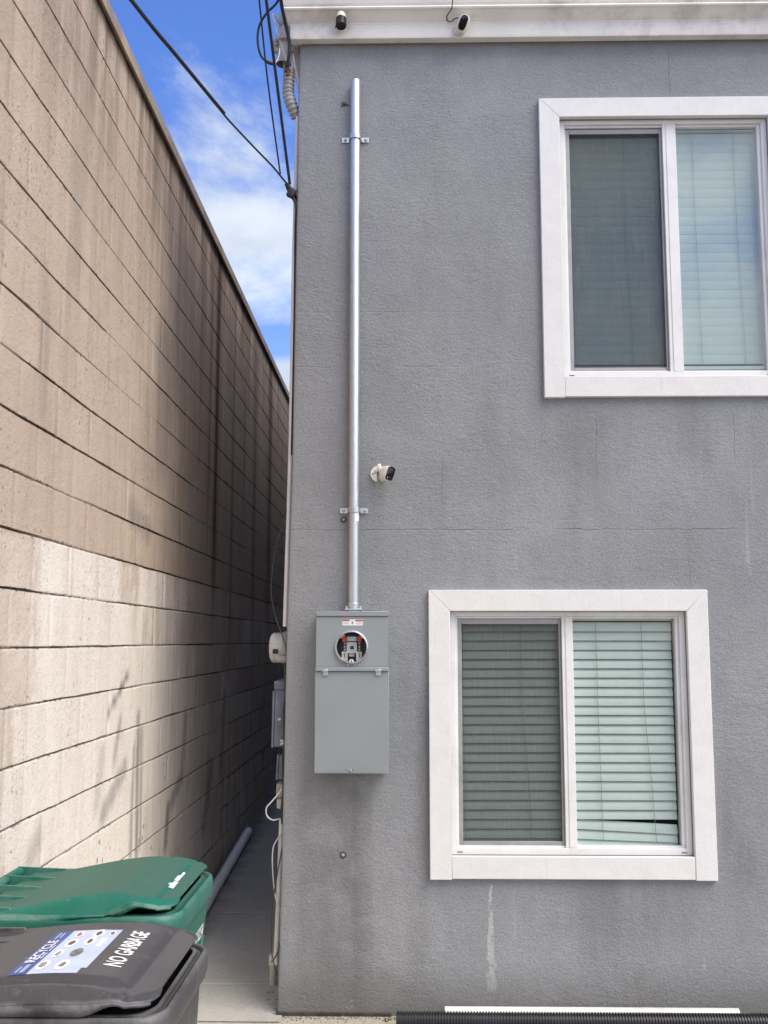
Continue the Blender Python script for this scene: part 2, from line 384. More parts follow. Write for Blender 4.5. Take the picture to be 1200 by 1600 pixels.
M = dict(
    stucco=stucco(), block=block_paint(), trim=white_trim(), glass=glass('window_glass', .04), glass_up=glass('double_glass', .09), screen=screen_mesh(), galv=galvanised(),
    vinyl=simple('white_vinyl', (.78, .775, .76), .4, var=.04, scale=6, dirt=(.5, .45, .38, .35)),
    alu=simple('screen_frame_grey', (.36, .355, .345), .45, .3, var=.08),
    slat=simple('blind_slat', (.56, .59, .57), .5, var=.03),
    slat_up=simple('blind_slat_pale', (.37, .43, .465), .5, var=.03),
    cord=simple('blind_cord', (.22, .25, .24), .8),
    roof=simple('roof_membrane', (.25, .24, .23), .9),
    roofpaint=simple('cornice_paint', (.84, .81, .75), .6, var=.06, scale=5, bump=.001, dirt=(.40, .37, .33, .5)),
    coping=simple('coping_metal', (.40, .31, .22), .55, .2, var=.25, scale=3, dirt=(.12, .08, .055, .7)),
    enamel=simple('grey_enamel', (.262, .290, .300), .38, .0, var=.03, scale=3, bump=.0003),
    oldenamel=simple('old_grey_enamel', (.16, .175, .215), .6, .0, var=.15, scale=20, dirt=(.45, .45, .45, .35)),
    zinc=simple('zinc_plate', (.62, .63, .64), .3, .85, var=.1, scale=60),
    black=simple('black_plastic', (.012, .012, .014), .35, var=.2),
    cable=simple('cable_sheath', (.018, .018, .022), .55, var=.2),
    lens=simple('camera_face', (.008, .008, .010), .12, var=.1),
    camwhite=simple('camera_shell', (.74, .72, .62), .4, var=.04, scale=20),
    socket=simple('socket_grey', (.42, .43, .44), .5, .2, var=.1, scale=60),
    red=simple('red_plastic', (.40, .045, .035), .5, var=.15, scale=60),
    paper=simple('label_white', (.78, .78, .78), .5, var=.03), ink=simple('label_ink', (.05, .05, .06), .6),
    redink=simple('label_red', (.45, .10, .12), .6), 
    pvc=simple('white_pvc', (.70, .695, .67), .4, var=.06, scale=4, dirt=(.40, .38, .34, .6)),
    oldpvc=simple('grimy_pvc', (.50, .49, .46), .6, var=.12, scale=9, dirt=(.2, .19, .17, .7)),
    hose=simple('corrugated_hose', (.016, .016, .019), .38, var=.25, scale=8),
    wirewhite=simple('white_wire', (.62, .61, .58), .6), wiregrey=simple('grey_wire', (.42, .42, .41), .6),
    fitting=simple('grey_fitting', (.40, .39, .375), .6, .1, var=.2, scale=30, dirt=(.16, .14, .12, .6)),
    rust=simple('rusty_iron', (.10, .06, .045), .8, var=.3, scale=60), flex=simple('flexible_conduit_grey', (.34, .33, .32), .5, var=.15, scale=30, dirt=(.2, .19, .18, .5)), copper=simple('service_conductor', (.30, .13, .08), .5, var=.2),
    meterglass=simple('meter_cover', (.50, .52, .46), .18, var=.12, scale=30, spec=.7),
    green=plastic('green_cart_plastic', (.008, .125, .085), (.058, .120, .088), .80),
    grey=plastic('grey_cart_plastic', (.052, .050, .052), (.106, .103, .102), .8),
    rubber=simple('wheel_rubber', (.02, .02, .02), .7),
    decal=simple('white_decal', (.78, .80, .79), .5, var=.04), blue=simple('sticker_blue', (.045, .085, .28), .4, var=.08),
    sky_blue=simple('sticker_pale_blue', (.50, .58, .74), .4, var=.06), brown=simple('sticker_brown', (.16, .09, .06), .5, var=.6, scale=90),
    slate=simple('sticker_slate', (.16, .17, .17), .5, var=.5, scale=60), olive=simple('sticker_olive', (.24, .26, .20), .5, var=.6, scale=70),
    drive=concrete('pale_concrete', (.40, .37, .31), (.47, .44, .38), None, .008),
)

# ------------------------------------------------------------------ ground
def ground_z(y): return .009 if y < 5.25 else .009 + (min(y, 13) - 5.25) * .07
def on_path(px, py):
    lo, hi = 5.0, 14.0
    for _ in range(50):
        m = (lo + hi) / 2; p = atY(px, py, m)
        if p.z > ground_z(m): lo = m
        else: hi = m
    return atY(px, py, lo)
def struct(o): o['kind'] = 'structure'; return o
g = MB(); S = 900
g.add([(-S, -S, 0), (S, -S, 0), (S, S, 0), (-S, S, 0)], [(0, 1, 2, 3)])
struct(g.build('ground', concrete('asphalt', (.062, .060, .058), (.085, .083, .08), None, .006), normals=False))
g = MB(); g.add([(XW - .02, 1.9, .004), (9, 1.9, .004), (9, YF + .1, .004), (XW - .02, YF + .1, .004)], [(0, 1, 2, 3)])
struct(g.build('driveway', M['drive'], normals=False))
jy = [(on_path(380, 1352).y, .1), (on_path(380, 1426).y, .28), (on_path(400, 1538).y, .15)]
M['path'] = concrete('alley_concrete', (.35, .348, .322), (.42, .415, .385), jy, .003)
g = MB(); ys = [5.13, 5.25] + [5.25 + .25 * i for i in range(1, 32)] + [13, 26]
g.add([q for y in ys for q in ((XW - .05, y, ground_z(y)), (-.585 if y < 5.3 else -.4, y, ground_z(y)))], [(2*i, 2*i+1, 2*i+3, 2*i+2) for i in range(len(ys)-1)])
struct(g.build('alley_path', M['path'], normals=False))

# ------------------------------------------------------------------ block wall on the left
ztop = atX(172, 0, XW).z - .11
wall = thing('block_wall', 'tall beige painted block wall with stained courses along the alley', 'wall', (XW, 4, 0))
def seg_d(p, a, b):
    ab = (b[0]-a[0], b[1]-a[1]); t = max(0, min(1, ((p[0]-a[0])*ab[0] + (p[1]-a[1])*ab[1]) / max(1e-9, ab[0]**2 + ab[1]**2)))
    return math.hypot(p[0]-a[0]-ab[0]*t, p[1]-a[1]-ab[1]*t)
def wp(px, py): q = atX(px, py, XW); return (q.y, q.z)
strokes = [((203, 1048), (170, 1112), .018, .9), ((188, 1122), (178, 1190), .03, .55), ((216, 1122), (213, 1335), .035, .8), ((222, 1140), (218, 1320), .025, .7),
           ((210, 1165), (205, 1300), .03, .7), ((195, 1200), (160, 1275), .05, .6), ((207, 1230), (204, 1335), .03, .7), ((160, 1180), (150, 1260), .05, .3),
           ((262, 1265), (258, 1320), .05, .8), ((285, 1210), (265, 1260), .05, .6), ((60, 1310), (45, 1340), .05, .4), ((290, 1120), (285, 1200), .06, .5), ((258, 560), (252, 690), .22, .42), ((235, 640), (232, 720), .2, .3), ((205, 800), (232, 830), .07, .5), ((285, 420), (280, 560), .3, .3), ((70, 430), (66, 640), .05, .25), ((120, 250), (118, 420), .06, .25), ((330, 1200), (318, 1290), .08, .5), ((350, 1090), (345, 1200), .07, .5)]
strokes = [(wp(*a), wp(*b), w, k) for a, b, w, k in strokes]
# white-wash extent per course: (from, to, strength)
PX = lambda px: F * 1.33 / (630 - px)
wrows = {1: [(PX(52), PX(185), .75), (PX(185), PX(215), .35), (PX(215), PX(296), .62)], 0: [(PX(40), PX(205), .85), (PX(205), PX(290), .6), (PX(378), PX(420), .6)],
         -1: [(PX(50), PX(212), .85), (PX(212), PX(312), .7), (PX(335), PX(350), .55), (PX(370), PX(415), .5)], -2: [(PX(30), PX(210), .85), (PX(210), PX(325), .75), (PX(340), PX(372), .55)]}
def white_at(y, z):
    k = math.floor((z - ZJ) / HB)
    if k >= 2: return -.6
    if k == 1 and z > ZJ + 2 * HB - .005: return -.6
    rows = wrows.get(k)
    if rows is None:
        v = .85 if y < PX(215) else (.72 if y < PX(330) else (.5 if y < PX(395) else .3))
        if y < PX(20) and k > -5: v = .45
        return v
    return max([s for a, b, s in rows if a <= y < b] or [.05])
zs = []
k0 = int((0 - ZJ) / HB) - 1
for k in range(k0, 16):
    for o in (-.010, -.0062, -.0034, 0, .0034, .0062, .010, .05, .10, .15):
        z = ZJ + k * HB + o
        if -.05 < z < ztop - .01: zs.append((z, k, o))
zs = [(-.05, k0, -9)] + zs + [(ztop, 16, -9)]
yc = [-6, -2, 0, 1, 2, 2.6, 3.0]
y = YJ - LB
while y < 9.6:
    for o in (-.009, -.003, .003, .009, .04, .075, .105, .135, .165): 
        if y + o > 3.02: yc.append(y + o)
    y += LB / 2
while yc[-1] < 14: yc.append(yc[-1] + .09)
yc += [18, 24, 30]
verts = []; A = {k: [] for k in ('groove', 'white', 'scuff', 'topstain', 'rust')}
rusty = [(PX(333), .085, 1.0, 2.9), (PX(419), .14, .8, 2.8), (PX(322), .05, .5, 2.4), (PX(360), .06, .45, 3.4), (PX(378), .05, .5, 2.2), (PX(395), .10, .55, 3.0), (PX(306), .05, .3, 1.6), (PX(268), .05, .3, 1.4)]
for yy in yc:
    for zz, k, o_ in zs:
        wid = 1.15 + 1.7 * max(0, noise.noise(Vector((yy * 2.1, k * 3.7, 4)))) + .9 * noise.noise(Vector((yy * 14, k * 1.7, 6)))
        op = max(0.0, min(1, .66 + 1.3 * noise.noise(Vector((yy * .8, k * 2.9, 9)))))
        gb = op if abs(o_) < .0036 else 0
        if abs(o_) < .0036: zz += o_ * (wid * .62 - 1) + .0045 * noise.noise(Vector((yy * 3.3, k * 7.3, 0))) + .0014 * noise.noise(Vector((yy * 17, k * 7.3, 0)))
        elif abs(o_) < .007: zz += o_ * (wid * .62 - 1) * .6 + .0035 * noise.noise(Vector((yy * 3.3, k * 7.3, 0)))
        kr = math.floor((zz - ZJ) / HB) if abs(o_) > .007 else k + (0 if o_ > 0 else -1); yo = YJ + (LB / 2 if kr % 2 else 0)
        kh = round((yy - yo) / LB); dy = abs(yy - yo - kh * LB)
        hv = noise.noise(Vector((kh * 5.3, kr * 3.1, 2)))
        oph = .16 + (max(0, hv * 1.5 - .05) if noise.noise(Vector((kh * 2.3, zz * 9, 5))) > -.1 else 0)
        gh = (1 if dy < .0035 else 0) * min(1, oph)
        g_ = max(gb, gh)
        d = .008 * g_ + .003 * noise.noise(Vector((yy * 1.6, zz * 1.6, 1))) + .0009 * noise.noise(Vector((yy * 9, zz * 9, 3)))
        verts.append((XW - d, yy, zz))
        A['groove'].append(g_ if gb >= gh else g_ * .8)
        jj = .09 * noise.noise(Vector((yy * .7, zz * 6, 3)))
        A['white'].append(sum(white_at(yy + jj + q_ * (.05 + .012 * yy), zz - .001) for q_ in (-1.6, -.8, 0, .8, 1.6)) / 5)
        s = 0
        for a, b, w, kk in strokes: s = max(s, kk * max(0, 1 - max(0, seg_d((yy, zz), a, b) - w * .5) / (w * .8)))
        A['scuff'].append(s)
        u = (ztop - zz); edge = .5 + .5 * noise.noise(Vector((yy * 1.3, 0, 2)))
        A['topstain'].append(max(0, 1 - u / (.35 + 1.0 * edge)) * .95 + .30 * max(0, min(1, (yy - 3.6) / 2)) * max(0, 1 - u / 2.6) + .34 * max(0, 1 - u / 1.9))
        A['rust'].append(max([kk * math.exp(-((yy - ry) / rw) ** 2) * max(0, min(1, (rz * 1 - u) / .8)) for ry, rw, kk, rz in rusty] + [0]))
nz = len(zs)
me = bpy.data.meshes.new('wall_face')
ox = Vector(wall['_w'])
fs = [(i*nz+j, (i+1)*nz+j, (i+1)*nz+j+1, i*nz+j+1) for i in range(len(yc)-1) for j in range(nz-1)]
nv = len(verts)
bk = [(XW - .3, yc[0], -.05), (XW - .3, yc[-1], -.05), (XW - .3, yc[-1], ztop), (XW - .3, yc[0], ztop)]
a0, a1, a2, a3 = 0, (len(yc)-1)*nz, len(yc)*nz-1, nz-1
fs += [(nv, nv+3, nv+2, nv+1), (a0, a3, nv+3, nv), (a1, nv+1, nv+2, a2), (a3, a2, nv+2, nv+3)]
me.from_pydata([tuple(Vector(v) - ox) for v in verts + bk], [], fs)
for k, vals in A.items():
    at_ = me.attributes.new(k, 'FLOAT', 'POINT'); at_.data.foreach_set('value', vals + [0, 0, 0, 0])
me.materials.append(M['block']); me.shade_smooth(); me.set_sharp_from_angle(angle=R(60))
o = bpy.data.objects.new('wall_face', me); COL.objects.link(o); o.parent = wall
cp = MB()
cp.prism([(XW - .33, yc[0], ztop + .002), (XW + .012, yc[0], ztop + .002), (XW + .012, yc[0], ztop - .022), (XW + .028, yc[0], ztop - .03), (XW + .028, yc[0], ztop + .036), (XW - .33, yc[0], ztop + .05)], (0, yc[-1] - yc[0], 0))
cp.build('coping', M['coping'], wall, bev=.003)

# ------------------------------------------------------------------ grey building
cpx = [(432, 1592), (438, 1400), (443.5, 1180), (447, 1000), (456.5, 700), (463, 330), (467, 66)]
cw = sorted([(atY(a, b, YF).z, atY(a, b, YF).x) for a, b in cpx])
def XC(z):
    if z <= cw[0][0]: return cw[0][1]
    for (z0, x0), (z1, x1) in zip(cw, cw[1:]):
        if z <= z1: return x0 + (x1 - x0) * (z - z0) / (z1 - z0)
    return cw[-1][1]
YT = YF - .028                  # face of the window trim
def wx(px, py, y=YF): return atY(px, py, y).x
def wz(px, py, y=YF): return atY(px, py, y).z
LO = dict(x0=wx(704.5, 1140, YT), x1=wx(1079.5, 1140, YT), z0=wz(890, 1339, YT), z1=wz(890, 955, YT))
UPW = dict(x0=wx(878.5, 390, YT), x1=wx(1211, 390, YT), z0=wz(1040, 587, YT), z1=wz(1040, 181, YT))
zroof = wz(800, 67); ZT = wz(600, -25)
bld = thing('stucco_building', 'grey stucco house wall with two white-trimmed windows and pale cornice', 'building', (0, YF, 0))
w = MB()
XR, YB = 5.5, 16
zz = sorted(set([-.05, .3, .8, zroof - .2, ZT] + [c[0] for c in cw] + [LO['z0'], LO['z1'], UPW['z0'], UPW['z1']]))
xs = sorted([LO['x0'], LO['x1'], UPW['x0'], UPW['x1'], 3.0, XR])
rows = []
for z in zz:
    x0 = XC(z)
    rows.append([(x0, YB, z), (x0, YF + .02, z), (x0 + .006, YF + .006, z), (x0 + .02, YF, z)] + [(x, YF, z) for x in xs] + [(XR, YB, z)])
nc = len(rows[0])
fs = []
for i in range(len(zz) - 1):
    zm = (zz[i] + zz[i+1]) / 2
    for j in range(nc - 1):
        if 4 <= j + 1 and j + 1 < nc - 1 and j >= 4:
            xm = (rows[0][j][0] + rows[0][j+1][0]) / 2
            if any(q['x0'] < xm < q['x1'] and q['z0'] < zm < q['z1'] for q in (LO, UPW)): continue
        fs.append((i*nc+j, i*nc+j+1, (i+1)*nc+j+1, (i+1)*nc+j))
    fs.append((i*nc+nc-1, i*nc, (i+1)*nc, (i+1)*nc+nc-1))
w.add([p for r in rows for p in r], fs)
for q in (LO, UPW):             # reveals
    a = [(q['x0'], q['z0']), (q['x1'], q['z0']), (q['x1'], q['z1']), (q['x0'], q['z1'])]
    w.add([(x, YF, z) for x, z in a] + [(x, YF + .16, z) for x, z in a], [(i, (i+1) % 4, (i+1) % 4 + 4, i + 4) for i in range(4)])
o = w.build('wall', M['stucco'], bld, normals=False)
rf = MB(); rf.box(XC(9) - .02, XR, YF - .02, YB, ZT - .002, ZT + .1); rf.build('roof', M['roof'], bld)
# cornice: profile swept along the front and round the alley corner
zc = lambda py: wz(800, py, YF - .1)
prof = [(-.01, zroof), (.012, zroof + .012), (.016, zroof - .001), (.060, zroof - .003), (.064, zroof + .006), (.064, zc(30)), (.066, zc(29)), (.066, zc(27.5)), (.112, zc(16)), (.124, zc(15.5)), (.128, zc(13.5)), (.122, zc(11)), (.106, zc(10.5)), (.106, zc(8)), (.118, zc(6)), (.135, zc(-6)), (.135, zc(-24)), (-.01, zc(-26))]
cx = XC(9)
def sweep(prof, sf, x1):
    m = MB(); vs = []
    for o_, z in prof: vs += [(x1, YF - o_, z), (cx - o_ * sf, YF - o_, z), (cx - o_ * sf, YB, z)]
    m.add(vs, [(3*i+k, 3*i+k+1, 3*i+k+4, 3*i+k+3) for i in range(len(prof)-1) for k in range(2)]); return m
sweep(prof, .62, XR).build('cornice', M['roofpaint'], bld, ang=25)

def ring(m, x0, x1, z0, z1, t, y0, y1, mi=0):
    """a rectangular frame, butt-jointed"""
    l, r, b, tp = t
    m.box(x0, x0 + l, y0, y1, z0, z1, mi); m.box(x1 - r, x1, y0, y1, z0, z1, mi)
    m.box(x0 + l, x1 - r, y0, y1, z0, z0 + b, mi); m.box(x0 + l, x1 - r, y0, y1, z1 - tp, z1, mi)

def make_window(q, tw, label, xm0, xm1, slats, upper):
    x0, x1, z0, z1 = q['x0'], q['x1'], q['z0'], q['z1']
    # outer trim boards with mitred top corners
    t = MB(); d = .036; y0 = YF - .028; off = (0, d, 0)
    t.prism([(x0 - tw, y0, z0 - tw - .004), (x0, y0, z0 - tw - .004), (x0, y0, z1), (x0 - tw, y0, z1 + tw)], off)
    t.prism([(x1, y0, z0 - tw - .004), (x1 + tw, y0, z0 - tw - .004), (x1 + tw, y0, z1 + tw), (x1, y0, z1)], off)
    e = .0004
    t.prism([(x0 + e, y0 + .0006, z1 + e), (x1 - e, y0 + .0006, z1 + e), (x1 + tw - e, y0 + .0006, z1 + tw), (x0 - tw + e, y0 + .0006, z1 + tw)], off)
    t.prism([(x0 + e, y0 + .002, z0 - tw), (x1 - e, y0 + .002, z0 - tw), (x1 - e, y0 + .002, z0), (x0 + e, y0 + .002, z0)], off)
    # vinyl frame
    f = MB(); yf = YF + .012
    ring(f, x0 + .0008, x1 - .0008, z0 + .0008, z1 - .0008, (.028, .028, .032, .022), yf, yf + .085)
    ring(f, x0 + .0288, x1 - .0288, z0 + .0328, z1 - .0228, (.010, .018, .008, .012), yf + .016, yf + .082)
    f.box(xm0, xm1, yf + .004, yf + .08, z0 + .033, z1 - .0229)          # meeting stile
    f.box(xm0 + .018, xm1 - .001, yf + .0005, yf + .0039, z0 + .034, z1 - .024)
    W = f.build('window', M['vinyl'], bld, bev=.0025)
    W['label'] = label
    t.build('trim', M['trim'], W, bev=.003)
    for xa_ in (x0 + .03, x1 - .055):
        wh = MB(); wh.box(xa_, xa_ + .025, yf - .0015, yf + .002, z0 + .012, z0 + .016); wh.build('weep_hole', M['ink'], W)
    gx0, gx1, gz0, gz1 = x0 + .039, x1 - .047, z0 + .041, z1 - .035
    # insect screen in front of the left light
    s = MB(); sx0, sx1, sz0, sz1 = x0 + .034, xm0 - .002, z0 + .036, z1 - (.040 if upper else .037)
    ring(s, sx0, sx1, sz0, sz1, (.026, .011, .024, .026), yf + .024, yf + .034); s.build('screen_frame', M['alu'], W, bev=.002)
    s = MB(); s.add([(sx0 + .02, yf + .030, sz0 + .02), (sx1 - .008, yf + .030, sz0 + .02), (sx1 - .008, yf + .030, sz1 - .02), (sx0 + .02, yf + .030, sz1 - .02)], [(0, 1, 2, 3)])
    s.build('screen_mesh', M['screen'], W, normals=False)
    for a, b in ((gx0 - .004, xm0 + .004), (xm1 - .004, gx1 + .004)):
        s = MB(); yg = yf + (.052 if a < xm0 else .036)
        s.add([(a, yg, gz0 - .004), (b, yg, gz0 - .004), (b, yg, gz1 + .004), (a, yg, gz1 + .004)], [(0, 1, 2, 3)]); s.build('pane', M['glass_up' if upper else 'glass'], W, normals=False)
    # blind behind the glass
    n, pitch, wd, tilt, yb = slats
    spans = ((gx0 - .03, xm0 + .012), (xm0 + .016, gx1 - (.010 if not upper else -.03)))
    for bi, (a, b) in enumerate(spans):
        s = MB(); top = gz1 + .012
        s.box(a, b, yb - .02, yb + .03, top - .022, top + .01)
        for i in range(n):
            zc_ = top - .03 - pitch * (i + .5); rot = 0.0; lift = 0
            if bi == 1 and not upper:
                j = i - (n - 4)
                if j >= 0: rot = (-.052, -.038, -.03, -.018)[j]; lift = (-.007, -.006, -.004, -.003)[j]
            elif not upper: rot = .004
            tl = tilt + random.uniform(-.03, .03) * (.4 if upper else 1)
            pts = []
            for kx, xx in enumerate([a, a + (b - a) * .33, a + (b - a) * .67, b]):
                for c in (-1, -.5, 0, .5, 1):
                    u = c * wd / 2; bow = (.0012 if upper else .0035) * (1 - c * c)
                    dy = u * math.cos(tl) - bow * math.sin(tl); dz = u * math.sin(tl) + bow * math.cos(tl)
                    pts.append((xx, yb + dy, zc_ + dz + lift + rot * (xx - (a + .35*(b-a))) + random.uniform(-.0004, .0004)))
            s.add(pts, [(5*k+j, 5*(k+1)+j, 5*(k+1)+j+1, 5*k+j+1) for k in range(3) for j in range(4)])
        if upper: s.box(a, b, yb - .022, yb + .02, gz0 + .012, gz0 + .03)
        s.build('blind', M['slat_up' if upper else 'slat'], W, normals=False)
        for fr_, sway in ((.10 if bi == 0 else .30, .012), (.62 if bi == 0 else .72, .045 if not upper else .02)):
            c = MB(); xx = a + (b - a) * fr_; y_ = yb - wd * .5 * math.cos(tilt) - .008
            c.tube([(xx, y_, top - .02), (xx + sway * .1, y_, top - (top - gz0) * .4), (xx + sway * .7, y_, top - (top - gz0) * .75), (xx + sway, y_, gz0 + .015)], .0013 if not upper else .001, 6)
            c.build('blind_cord', M['cord'], W)
    return W
TW = 33 / 310
LOWIN = make_window(LO, TW, 'lower window with bent slats at the foot of its right blind', wx(880, 1140, YF + .03), wx(897.5, 1140, YF + .03), (25, .0462, .0474, R(73), YF + .075), False)
UPWIN = make_window(UPW, TW, 'upper window with closed pale blind', wx(1040, 390, YF + .03), wx(1061, 390, YF + .03), (25, .0505, .0575, R(88.5), YF + .075), True)

# foot of the wall: dark strip standing in for the gap line
fl = MB(); fl.box(XC(0) - .004, wx(612, 1590), YF - .012, YF + .02, -.02, .02)
fl.build('wall_base', simple('dark_footing', (.05, .045, .038), .9, var=.4, scale=30, bump=.004), bld, bev=.004)

# ------------------------------------------------------------------ conduit
xc_ = (wx(554, 540, YF - .035)); rC = 8.1 / 310
zt_, zb_ = wz(554, 128, YF - .035), wz(554, 950, YF - .035)
con = thing('conduit_pipe', 'tall galvanised steel conduit rising from the meter panel up the stucco', 'conduit', (xc_, YF, zb_))
yC = YF - rC - .008
dx = -.012
m = MB(); m.lathe([(rC * .86, -.02), (rC * .86, zt_ - zb_), (rC * .94, zt_ - zb_ + .006), (rC, zt_ - zb_), (rC, -.02)], (xc_, yC, zb_), (0, 0, 1), 36); m.build('pipe', M['galv'], con)
m = MB(); m.lathe([(rC, .0), (rC * 1.12, .0), (rC * 1.12, .028), (rC, .030)], (xc_, yC, zb_ - .004), (0, 0, 1), 28)
m.box(xc_ - .042, xc_ + .042, yC - .042, yC + .034, zb_ - .012, zb_ - .0045)
for sx in (-1, 1): m.lathe([(.0, .012), (.006, .012), (.006, 0)], (xc_ + sx * .035, yC - .03, zb_ - .0045), (0, 0, 1), 10)
m.build('hub', M['galv'], con, bev=.001)
for py in (215, 797):
    z = wz(554, py, yC); m = MB()
    pts = []
    for k in range(13):
        an = math.pi + math.pi * k / 12
        pts.append((xc_ + math.cos(an) * (rC + .003), yC + math.sin(an) * (rC + .003)))
    pts = [(xc_ - rC - .045, YF - .004), (xc_ - rC - .008, YF - .004), (xc_ - rC - .003, YF - .012)] + pts + [(xc_ + rC + .003, YF - .012), (xc_ + rC + .008, YF - .004), (xc_ + rC + .045, YF - .004)]
    for (x0, y0), (x1, y1) in zip(pts, pts[1:]):
        n = Vector((y1 - y0, -(x1 - x0))).normalized() * .003
        m.add([(x0, y0, z - .013), (x1, y1, z - .013), (x1, y1, z + .013), (x0, y0, z + .013), (x0 + n.x, y0 + n.y, z - .013), (x1 + n.x, y1 + n.y, z - .013), (x1 + n.x, y1 + n.y, z + .013), (x0 + n.x, y0 + n.y, z + .013)],
              [(0, 1, 2, 3), (7, 6, 5, 4), (0, 4, 5, 1), (3, 2, 6, 7), (0, 3, 7, 4), (1, 5, 6, 2)])
    st = m.build('strap', M['zinc'], con)
    for sx in (-1, 1):
        b = MB(); b.lathe([(0, .009), (.006, .008), (.009, .003), (.009, 0)], (xc_ + sx * (rC + .028), YF - .007, z), (0, -1, 0), 12); b.build('screw', M['socket'], st)
m = MB(); z = wz(560, 808, yC)
m.grid(lambda u, v: (xc_ + math.cos(R(-78 + 60 * u)) * (rC + .0008), yC + math.sin(R(-78 + 60 * u)) * (rC + .0008), z - .022 + .05 * v), 5, 1)
m.build('sticker', M['decal'], con, normals=False)

# ------------------------------------------------------------------ electrical panel
YP = YF - .115
px0, px1 = wx(492.8, 1080, YP), wx(607.2, 1080, YP)
pz = lambda py: wz(550, py, YP)
pan = thing('electrical_panel', 'new grey metal meter panel with empty round meter socket', 'meter panel', ((px0 + px1) / 2, YF, pz(1207)))
m = MB(); t_ = .003
m.box(px0 + .003, px0 + .006, YP + .012, YF - .001, pz(1206), pz(957)); m.box(px1 - .006, px1 - .003, YP + .012, YF - .001, pz(1206), pz(957))
m.box(px0 + .006, px1 - .006, YP + .012, YF - .001, pz(1206), pz(1206) + .003); m.box(px0 + .006, px1 - .006, YF - .006, YF - .001, pz(1206) + .003, pz(957)); m.box(px0 + .006, px1 - .006, YP + .012, YF - .006, pz(957) - .003, pz(957))
m.build('body', M['enamel'], pan)
m = MB(); m.box(px0, px1, YP - .006, YP + .05, pz(963), pz(955)); m.build('top_cap', M['enamel'], pan, bev=.003)
# cover plate with round hole
cxm, czm, rm = wx(549.5, 1011, YP), wz(549.5, 1011, YP), 23.5 / 310 * YP / YF
m = MB(); n = 64; za, zb2 = pz(1042), pz(963.6); xa, xb = px0 + .002, px1 - .002
cir = [(cxm + rm * math.cos(2*math.pi*k/n), czm + rm * math.sin(2*math.pi*k/n)) for k in range(n)]
def hit(c, s):
    ts = []
    if abs(c) > 1e-9: ts.append(((xb if c > 0 else xa) - cxm) / c)
    if abs(s) > 1e-9: ts.append(((zb2 if s > 0 else za) - czm) / s)
    tt = min(ts); return (cxm + c * tt, czm + s * tt)
angs = sorted([2*math.pi*k/n for k in range(n)] + [math.atan2(b - czm, a - cxm) % (2*math.pi) for a in (xa, xb) for b in (za, zb2)])
inn = [(cxm + rm * math.cos(a), czm + rm * math.sin(a)) for a in angs]; outr = [hit(math.cos(a), math.sin(a)) for a in angs]; na = len(angs)
m.add([(a, YP, b) for a, b in inn] + [(a, YP, b) for a, b in outr] + [(a, YP + .012, b) for a, b in inn] + [(a, YP + .012, b) for a, b in outr],
      [(k, (k+1) % na, na + (k+1) % na, na + k) for k in range(na)] + [(2*na+k, k, (k+1) % na, 2*na+(k+1) % na) for k in range(na)] + [(na+k, na+(k+1) % na, 3*na+(k+1) % na, 3*na+k) for k in range(na)])
cov = m.build('meter_cover', M['enamel'], pan, normals=False)
m = MB(); m.lathe([(rm, .01), (rm - .002, -.012), (rm + .001, -.016), (rm + .006, -.014), (rm + .008, .0005)], (cxm, YP, czm), (0, 1, 0), 64)
m.build('socket_ring', M['zinc'], pan)
m = MB(); m.box(cxm - rm - .02, cxm + rm + .02, YP + .062, YP + .068, czm - rm - .02, czm + rm + .02); m.build('socket_back', M['black'], pan)
sx = lambda px, py=1011: wx(px, py, YP + .03); sz = lambda py: wz(549, py, YP + .03)
m = MB(); m.box(sx(541.5), sx(558), YP + .022, YP + .061, sz(1021), sz(1003)); m.box(sx(542.5), sx(557), YP + .018, YP + .061, sz(1001.8), sz(994.5)); m.box(sx(545), sx(554), YP + .03, YP + .061, sz(1026), sz(1021.2)); m.build('socket_block', M['socket'], pan, bev=.002)
for a, b, c_ in ((534, 543.5, 538.7), (556.5, 566, 561.6)):
    m = MB(); m.box(sx(a), sx(b), YP + .016, YP + .061, sz(1033), sz(1018)); tb = m.build('terminal_block', M['fitting'], pan, bev=.002)
    m = MB(); m.box(sx(c_) - .0016, sx(c_) + .0016, YP + .0145, YP + .0165, sz(1027), sz(1020)); m.build('socket_slot', M['black'], tb)
m = MB(); m.box(sx(547.5), sx(553), YP + .020, YP + .0225, sz(1014.5), sz(1009.5)); m.build('socket_slot', M['black'], pan)
for s_, a in ((-1, 538.5), (1, 561.5)):
    m = MB(); xx = sx(a); yy = YP + .012
    m.prism([(xx - .011, yy, sz(1003)), (xx + .011, yy, sz(1003)), (xx + .012, yy, sz(996)), (xx + s_ * .002, yy, sz(991.5)), (xx - .012, yy, sz(996))], (0, .045, 0)); m.build('warning_tab', M['red'], pan, bev=.0015)
    m = MB(); m.tube([(xx + s_ * .001, yy - .001, sz(990.8)), (xx + s_ * .018, yy - .001, sz(997))], .0028, 6); m.build('tab_edge', M['paper'], pan)
    m = MB()
    for py in (1005.5, 1010.5, 1015): m.lathe([(0, .0), (.005, .001), (.005, .02)], (sx(a), YP + .025, sz(py)), (0, 1, 0), 10)
    m.build('terminal_screw', M['fitting'], pan)
m = MB(); m.prism([(sx(545), YP + .005, sz(1035.2)), (sx(554), YP + .005, sz(1035.2)), (sx(551.5), YP + .005, sz(1030)), (sx(547.5), YP + .005, sz(1030))], (0, .03, 0)); m.build('lock_tab', M['paper'], pan)
m = MB(); m.lathe([(0, 0), (.004, 0), (.004, .01)], (sx(549.5), YP + .003, sz(1032.6)), (0, 1, 0), 12); m.build('lock_hole', M['black'], pan)
